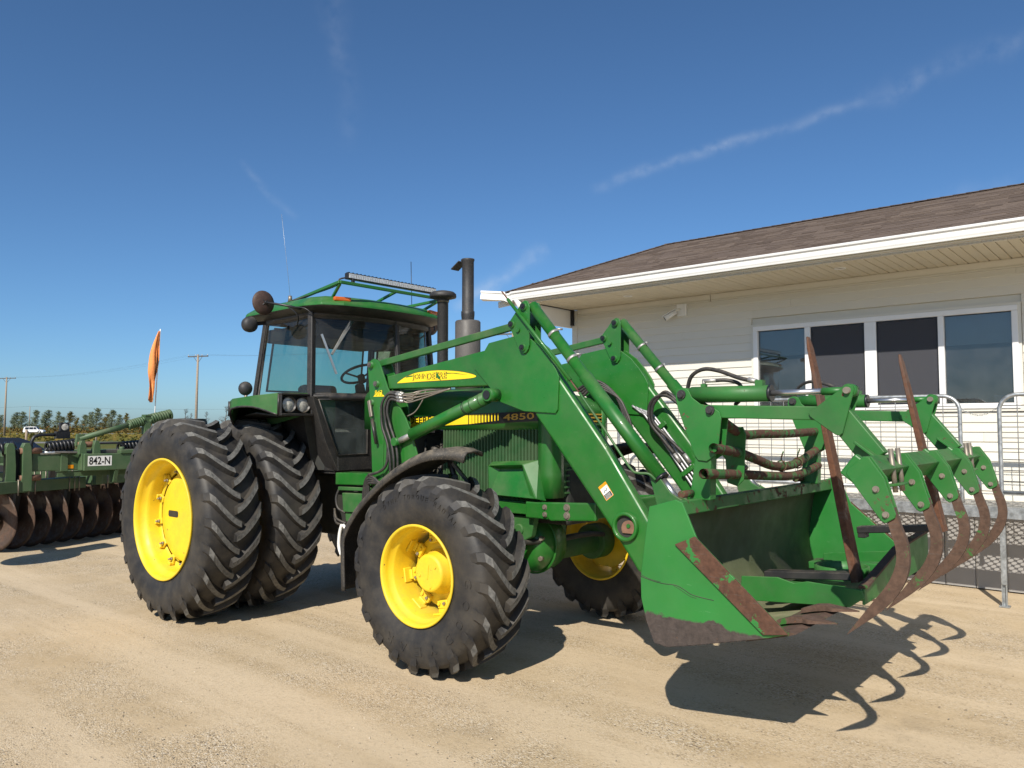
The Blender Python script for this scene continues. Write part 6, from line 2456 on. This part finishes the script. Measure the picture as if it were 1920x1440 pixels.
# tongue towards the tractor, transport tyres, unseen wheel and arm added for ground shadow
m = MB()
m.beam((-5.3, 0.35, 1.15), (-1.2, 0.0, 0.55), 0.16, 0.16)
m.build('tongue', 'harrow_green', HR, bevel=0.01)
for (x, y, z) in ((-7.2, 0.0, 0.45), (-7.2, 1.0, 0.45)):
    m = MB()
    m.lathe([(0.20, -0.12), (0.38, -0.14), (0.44, -0.10), (0.45, 0), (0.44, 0.10), (0.38, 0.14), (0.20, 0.12)], 32, 'Y', (x, y, z))
    m.build('transport_tyre', 'car_tyre', HR)
m = MB()
m.lathe([(0.001, -0.05), (0.2, -0.06), (0.22, -0.10), (0.34, -0.13), (0.40, -0.09), (0.415, 0), (0.40, 0.09), (0.34, 0.13), (0.22, 0.10), (0.001, 0.05)], 36, 'Y', (-4.20, -2.28, 0.98))
m.build('shadow_caster_wheel', 'car_tyre', HR)  # added out of frame to throw a shadow on the yard
m = MB()
m.beam((-4.2, -2.10, 0.98), (-6.4, -2.0, 1.30), 0.10, 0.10)
m.beam((-6.4, -2.0, 1.30), (-6.4, -0.85, 1.26), 0.10, 0.10)
m.prism([(-4.65, 1.25), (-4.15, 1.30), (-4.10, 1.95), (-4.60, 1.95)], -2.36, -2.22, 'Y')
m.build('shadow_caster_arm', 'harrow_green', HR)  # unseen arm and plate, added to extend that wheel's shadow

# safety flag on the harrow
e = empty('safety_flag', (-5.6, 0.75, 2.0))
tag(e, 'drooping orange flag on a thin white pole above the harrow', 'flag')
m = MB()
m.tube([(-5.6, 0.735, 1.45), (-5.6, 0.765, 2.3), (-5.6, 0.812, 3.38)], 0.009, 8)
m.build('pole', 'white_metal', e)
rows = []
for i in range(19):
    f = i / 18
    z = 3.345 - 1.12 * f
    wdt = 0.03 + 0.26 * min(1, f * 1.6) * (0.62 + 0.38 * math.cos(f * 3.4)) * (1.0 if f < 0.9 else 1.0)
    x0 = 0.806 - 0.035 * f - 0.10 * max(0, f - 0.45)
    rows.append([(-5.6 + 0.045 * math.sin(j * 1.9 + f * 5) * (0.3 + f), x0 - wdt * j / 8 * (0.75 + 0.25 * math.sin(j * 0.9)), z - 0.06 * math.sin(PI * j / 8) * f) for j in range(9)])
m = MB()
m.grid(rows, True)
m.build('cloth', 'orange_cloth', e, fix=False, thick=0.003)
m = MB()
m.grid([[(x + 0.012, y + 0.002, z) for (x, y, z) in r[1:5]] for r in rows[7:12]], True)
m.build('black_patch', 'black_cloth', e, fix=False, thick=0.002)

# ------------------------------------------------------------------ cars
def car(name, label, matn, loc, rotz, tall):
    """body with wheel arches, glasshouse, wheels"""
    e = empty(name, (0, 0, 0), None, True)
    tag(e, label, 'car')
    h = 1.78 if tall else 1.45
    L2 = 2.42
    belt = 1.02 if tall else 0.92
    if tall:
        up = [(-2.36, belt), (-2.28, 1.45), (-2.05, 1.72), (-1.2, h), (0.1, h), (0.55, 1.68), (1.15, belt)]
    else:
        up = [(-1.95, belt), (-1.35, 1.30), (-0.75, h), (0.15, h - 0.01), (0.6, 1.30), (1.20, belt)]
    low = [(-L2, 0.42), (-L2 + 0.03, 0.80), (-L2 + 0.08, belt), (1.20, belt), (2.0, belt - 0.08), (2.36, belt - 0.22), (L2, 0.55), (L2 - 0.05, 0.32)]
    arch = lambda cx: [(cx + 0.40 * math.cos(R(a)), 0.34 + 0.40 * math.sin(R(a))) for a in range(0, 181, 20)]
    bottom = [(2.1, 0.24)] + [(x, max(z, 0.24)) for x, z in arch(1.45)] + [(x, max(z, 0.24)) for x, z in arch(-1.42)] + [(-2.2, 0.26)]
    mm = MB()
    mm.prism(low + bottom, -0.90, 0.90, 'Y')
    mm.build('body', matn, e, bevel=0.06, seg=3)
    mm = MB()
    rows_ = []
    n = len(up)
    vs = [(x, s * (0.80 if z <= belt else 0.80 - 0.16 * (z - belt) / (h - belt)), z) for s in (-1, 1) for x, z in up]
    mm.add(vs, [tuple(range(n)), tuple(range(2 * n - 1, n - 1, -1))] + [(k, (k + 1) % n, n + (k + 1) % n, n + k) for k in range(n)])
    mm.build('roof', matn, e, bevel=0.05, seg=3)
    for s in (-1, 1):
        cuts = ((-2.0, -1.05), (-0.98, 0.0), (0.07, 0.75)) if tall else ((-1.3, -0.62), (-0.55, 0.25), (0.32, 0.78))
        for a, b in cuts:
            mm = MB()
            z0, z1 = belt + 0.05, h - 0.14
            yb, yt = s * (0.80 - 0.01), s * (0.80 - 0.16 * (z1 - belt) / (h - belt))
            k1 = 0.22 if b > 0.5 else 0.0
            k0 = 0.35 if (not tall and a < -1.2) else (0.12 if a < -1.9 else 0.0)
            mm.add([(a, yb + s * 0.02, z0), (b + k1 * 0.6, yb + s * 0.02, z0), (b - k1, yt + s * 0.012, z1), (a + k0, yt + s * 0.012, z1)], [(0, 1, 2, 3)])
            mm.build('window', 'car_glass', e, fix=False, thick=0.01)
    mm = MB()
    a, b = up[-2], up[-1]
    mm.add([(b[0] - 0.02, -0.68, b[1] + 0.03), (b[0] - 0.02, 0.68, b[1] + 0.03), (a[0] + 0.06, 0.58, a[1] - 0.02), (a[0] + 0.06, -0.58, a[1] - 0.02)], [(0, 1, 2, 3)])
    mm.build('windshield', 'car_glass', e, fix=False, thick=0.02)
    for cx in (1.45, -1.42):
        for s in (-1, 1):
            mm = MB()
            mm.lathe([(0.20, -0.10), (0.31, -0.11), (0.34, -0.07), (0.34, 0.07), (0.31, 0.11), (0.20, 0.10)], 24, 'Y', (cx, s * 0.80, 0.34))
            w = mm.build('tyre', 'car_tyre', e)
            mm = MB()
            mm.lathe([(0.001, -0.08), (0.20, -0.095), (0.21, 0.09), (0.001, 0.08)], 18, 'Y', (cx, s * 0.80, 0.34))
            mm.build('rim', 'aluminium', w)
    for s in (-1, 1):
        mm = MB()
        mm.box((2.30, s * 0.66, 0.72), (0.12, 0.30, 0.13))
        mm.build('headlight', 'lens_glass', e, bevel=0.02)
    e.location = loc
    e.rotation_euler = (0, 0, rotz)
    return e


x, y = far(66, 205)
car('parked_suv', 'white sport utility vehicle on the distant highway', 'car_white', (x, y, 0.0), R(YAW + 12), True)
x, y = far(2, 23.5)
car('parked_car', 'black car parked behind the disc harrow', 'car_black', (x, y, -0.008), R(YAW - 8), False)

# ------------------------------------------------------------------ utility poles and lines
def pole(name, label, px, depth, h, arm, rot, group):
    x, y = far(px, depth)
    e = empty(name, (x, y, 0))
    tag(e, label, 'utility pole', group)
    mm = MB()
    mm.tube([(x, y, -0.05), (x + 0.05, y, h * 0.5), (x + 0.10, y + 0.03, h)], [0.17, 0.14, 0.105], 10)
    mm.build('pole', 'weathered_wood', e)
    tips = []
    if arm:
        d = Vector((math.cos(rot), math.sin(rot), 0)) * arm / 2
        c = Vector((x + 0.10, y + 0.03, h - 0.22))
        mm = MB()
        mm.beam(c - d, c + d, 0.10, 0.12)
        mm.build('cross_arm', 'pole_arm', e)
        mm = MB()
        for s in (-1, 1):
            mm.beam(c + d * 0.45 * s, c + Vector((0, 0, -0.75)), 0.03, 0.04)
        mm.build('brace', 'pole_arm', e)
        for f in (-0.95, -0.25, 0.4, 0.95):
            p = c + d * f + Vector((0, 0, 0.06))
            mm = MB()
            mm.cyl(p, p + Vector((0, 0, 0.16)), 0.05, 0.035, 8)
            mm.build('insulator', 'insulator', e)
            tips.append(p + Vector((0, 0, 0.16)))
    else:
        tips.append(Vector((x + 0.1, y + 0.03, h)))
    return tips


RIGHT = R(YAW)
p1 = pole('utility_pole', 'wooden utility pole with cross arm, right of the orange flag', 368, 89, 9.95, 2.75, RIGHT + R(-18), 'utility poles by the road')
p2 = pole('utility_pole', 'wooden utility pole with cross arm beyond the black car', 10, 128, 9.85, 3.6, RIGHT + R(-14), 'utility poles by the road')
p0 = pole('utility_pole', 'wooden utility pole with cross arm standing beyond the loader arm', 960, 66, 9.8, 2.75, RIGHT + R(-18), 'utility poles by the road')
p3 = pole('utility_pole', 'plain distant pole without cross arm among the poplars', 56, 262, 8.5, 0, 0, 'utility poles by the road')
q3 = pole('utility_pole', 'plain distant pole without cross arm past the frame edge', -420, 270, 8.5, 0, 0, 'utility poles by the road')
r3 = pole('utility_pole', 'plain distant pole without cross arm behind the tractor', 700, 262, 8.5, 0, 0, 'utility poles by the road')


def wire(a, b, sag, r=0.004):
    m_ = MB()
    m_.tube([a + (b - a) * (i / 20) - Vector((0, 0, sag * 4 * (i / 20) * (1 - i / 20))) for i in range(21)], r, 5)
    return m_


for grp, lab in (((p0, p1), 'thin power line'), ((p1, p2), 'thin power line')):
    for k in (0, 1, 3):
        o = wire(grp[0][k], grp[1][k], 0.8).build('power_line', 'wire_dark')
        tag(o, 'thin power line strung between the cross-armed poles', 'power line', 'power lines')
for a, b in ((q3[0], p3[0]), (p3[0], r3[0])):
    o = wire(a, b, 1.0, 0.022).build('power_line', 'wire_dark')
    tag(o, 'far power line strung low above the tree row', 'power line', 'far power lines')
for px, d in ((51, 60), (182, 70)):
    x, y = far(px, d)
    m = MB()
    m.tube([(x, y, -0.02), (x + 0.02, y, 1.0), (x + 0.03, y, 1.55 if px < 100 else 1.15)], [0.09, 0.085, 0.08], 8)
    tag(m.build('fence_post', 'weathered_wood'), 'short weathered wooden post beside the side road' if px < 100 else 'short wooden post in the grass near the levelling rod', 'post')

# ------------------------------------------------------------------ trees along the highway
def tree_mesh(seed, h, leafy, lean):
    rnd = random.Random(seed)
    tm, lm = MB(), MB()
    top = Vector((lean * h, 0.1, h))
    spine = [Vector((0, 0, -0.1)), Vector((lean * h * 0.2, 0, h * 0.3)), Vector((lean * h * 0.55, 0.05, h * 0.65)), top]
    tm.tube(spine, [0.13, 0.10, 0.06, 0.015], 7)
    for k in range(44):
        f = rnd.uniform(0.06, 0.97)
        i = min(2, int(f * 3))
        p = spine[i].lerp(spine[i + 1], f * 3 - i)
        a = rnd.uniform(0, 2 * PI)
        l = h * 0.30 * (1.10 - f) * rnd.uniform(0.55, 1.25) + 0.25
        q = p + Vector((math.cos(a) * l * 0.62 + lean * l, math.sin(a) * l * 0.62, l * rnd.uniform(0.45, 1.05)))
        tm.tube([p, p.lerp(q, 0.5) + Vector((0, 0, -0.05 * l)), q], [0.035, 0.022, 0.008], 4)
        if not leafy:
            for t_ in range(5):
                b = p.lerp(q, rnd.uniform(0.3, 1))
                e_ = b + Vector((rnd.uniform(-.5, .5), rnd.uniform(-.5, .5), rnd.uniform(0.1, .7))) * 0.8
                tm.tube([b, e_], [0.012, 0.004], 3)
        nleaf = 62 if leafy else 0
        for t_ in range(nleaf):
            g = rnd.uniform(0.25, 1.1)
            c = p.lerp(q, g) + Vector((rnd.gauss(0, 0.16), rnd.gauss(0, 0.16), rnd.gauss(0, 0.16))) * (0.5 + l * 0.5)
            s = rnd.uniform(0.05, 0.125)
            u = Vector((rnd.uniform(-1, 1), rnd.uniform(-1, 1), rnd.uniform(-1, 1))).normalized()
            v = u.orthogonal().normalized()
            lm.add([c + u * s, c + v * s * 0.7, c - u * s, c - v * s * 0.7], [(0, 1, 2, 3)])
    return tm, lm


proto = []
for i in range(6):
    leafy = i != 5
    tm, lm = tree_mesh(20 + i, 1.0 * (6.3 + 0.3 * i), leafy, 0.06 if i % 2 else 0.10)
    a = tm.mesh('trunk', False)
    a.materials.append(MATS['far_bark'])
    b = None
    if leafy:
        b = lm.mesh('crown', False)
        b.materials.append(MATS['leaf_olive' if i in (2, 4) else 'leaf_green'])
    proto.append((a, b))
looks = ('silvery green poplar', 'leaning green poplar', 'yellowing poplar', 'slim silvery poplar', 'olive brown poplar', 'bare leafless tree')
spots = [(-190, 1, 1.0), (-150, 0, .9), (-110, 3, 1.1), (-70, 2, 1.), (-30, 1, 1.0), (0, 0, .86), (26, 0, .98), (40, 3, .86), (66, 1, 1.0), (84, 0, 1.08), (108, 3, .86), (116, 1, .70), (127, 4, .84), (143, 2, .64), (158, 1, .78),
         (168, 0, .98), (180, 3, .98), (196, 2, .80), (209, 1, .98), (222, 3, .72), (235, 4, .80), (249, 2, .62), (262, 4, .6), (282, 2, .55), (345, 5, .92), (357, 5, .75), (385, 5, .80), (421, 5, 1.02), (436, 5, .74), (470, 5, .7), (520, 2, .8), (560, 0, .9), (610, 1, .85), (660, 3, .9), (720, 2, .8)]
WHERE = {0: ' behind the cross-armed pole past the black car', 26: ' between the cross-armed pole and the plain pole', 40: ' just before the plain distant pole', 66: ' behind the white SUV', 84: ' just past the white SUV', 108: ' above the harrow lamp housing', 116: ' low beside the harrow lamp', 127: ' above the black coil spring', 143: ' short, above the foot of the levelling rod', 158: ' above the sloping levelling rod',
         168: ' above the rod, past the lamp', 180: ' above the middle of the levelling rod', 196: ' above the number plate', 209: ' tall, before the coil on the levelling rod', 222: ' low, before the coil on the levelling rod', 235: ' above the coil on the levelling rod',
         249: ' beside the rod mast', 262: ' behind the rod mast', 282: ' behind the orange flag pole', 345: ' beside the pole right of the flag', 357: ' small, touching the pole right of the flag', 385: ' right of the pole past the flag',
         421: ' tallest, beside the round fender lamp', 436: ' under the fender end'}
for i, (px, k, sc_) in enumerate(spots):
    d = 232 + (i * 37 % 19)
    x, y = far(px, d)
    e = empty('poplar_tree' if k != 5 else 'bare_tree', (0, 0, 0), None, True)
    where = WHERE.get(px, ' in the row along the highway' if k != 5 else ' beyond the rear dual tyres')
    tag(e, looks[k] + where, 'tree', 'trees along the highway')
    part('trunk', proto[k][0], e)
    if proto[k][1]:
        part('crown', proto[k][1], e)
    e.location = (x, y, 0)
    e.rotation_euler = (0, 0, R(YAW) + (i * 2.4 % 0.6) - 0.3)
    wd = sc_ * (1.25 + 0.6 * ((i * 7) % 5) / 4)
    e.scale = (wd, wd, sc_)
# brush growing under the trees and tall grass along the roads
for nm_, cnt, d0, d1, hh, matn, lab in (('brush', 5200, 212, 262, 2.3, 'leaf_brush', 'brown and green brush under the tree row'),
                                        ('tall_grass', 6000, 94, 182, 0.42, 'leaf_olive', 'tall yellow green grass between the roads')):
    m = MB()
    rnd = random.Random(hh)
    for i in range(cnt):
        d = rnd.uniform(d0, d1)
        x, y = far(rnd.uniform(-250, 800), d)
        c = Vector((x, y, rnd.uniform(0.0, 1) ** 1.6 * hh * (0.6 + 0.5 * math.sin(x * 0.21) * math.sin(y * 0.17))))
        s = rnd.uniform(0.12, 0.34) * (1.4 if nm_ == 'brush' else 1.0)
        u = Vector((rnd.uniform(-1, 1), rnd.uniform(-1, 1), rnd.uniform(-0.6, 1))).normalized()
        v = u.orthogonal().normalized()
        m.add([c + u * s, c + v * s * 0.8, c - u * s, c - v * s * 0.8], [(0, 1, 2, 3)])
    tag(m.build(nm_, matn, fix=False), lab, 'vegetation', kind='stuff')
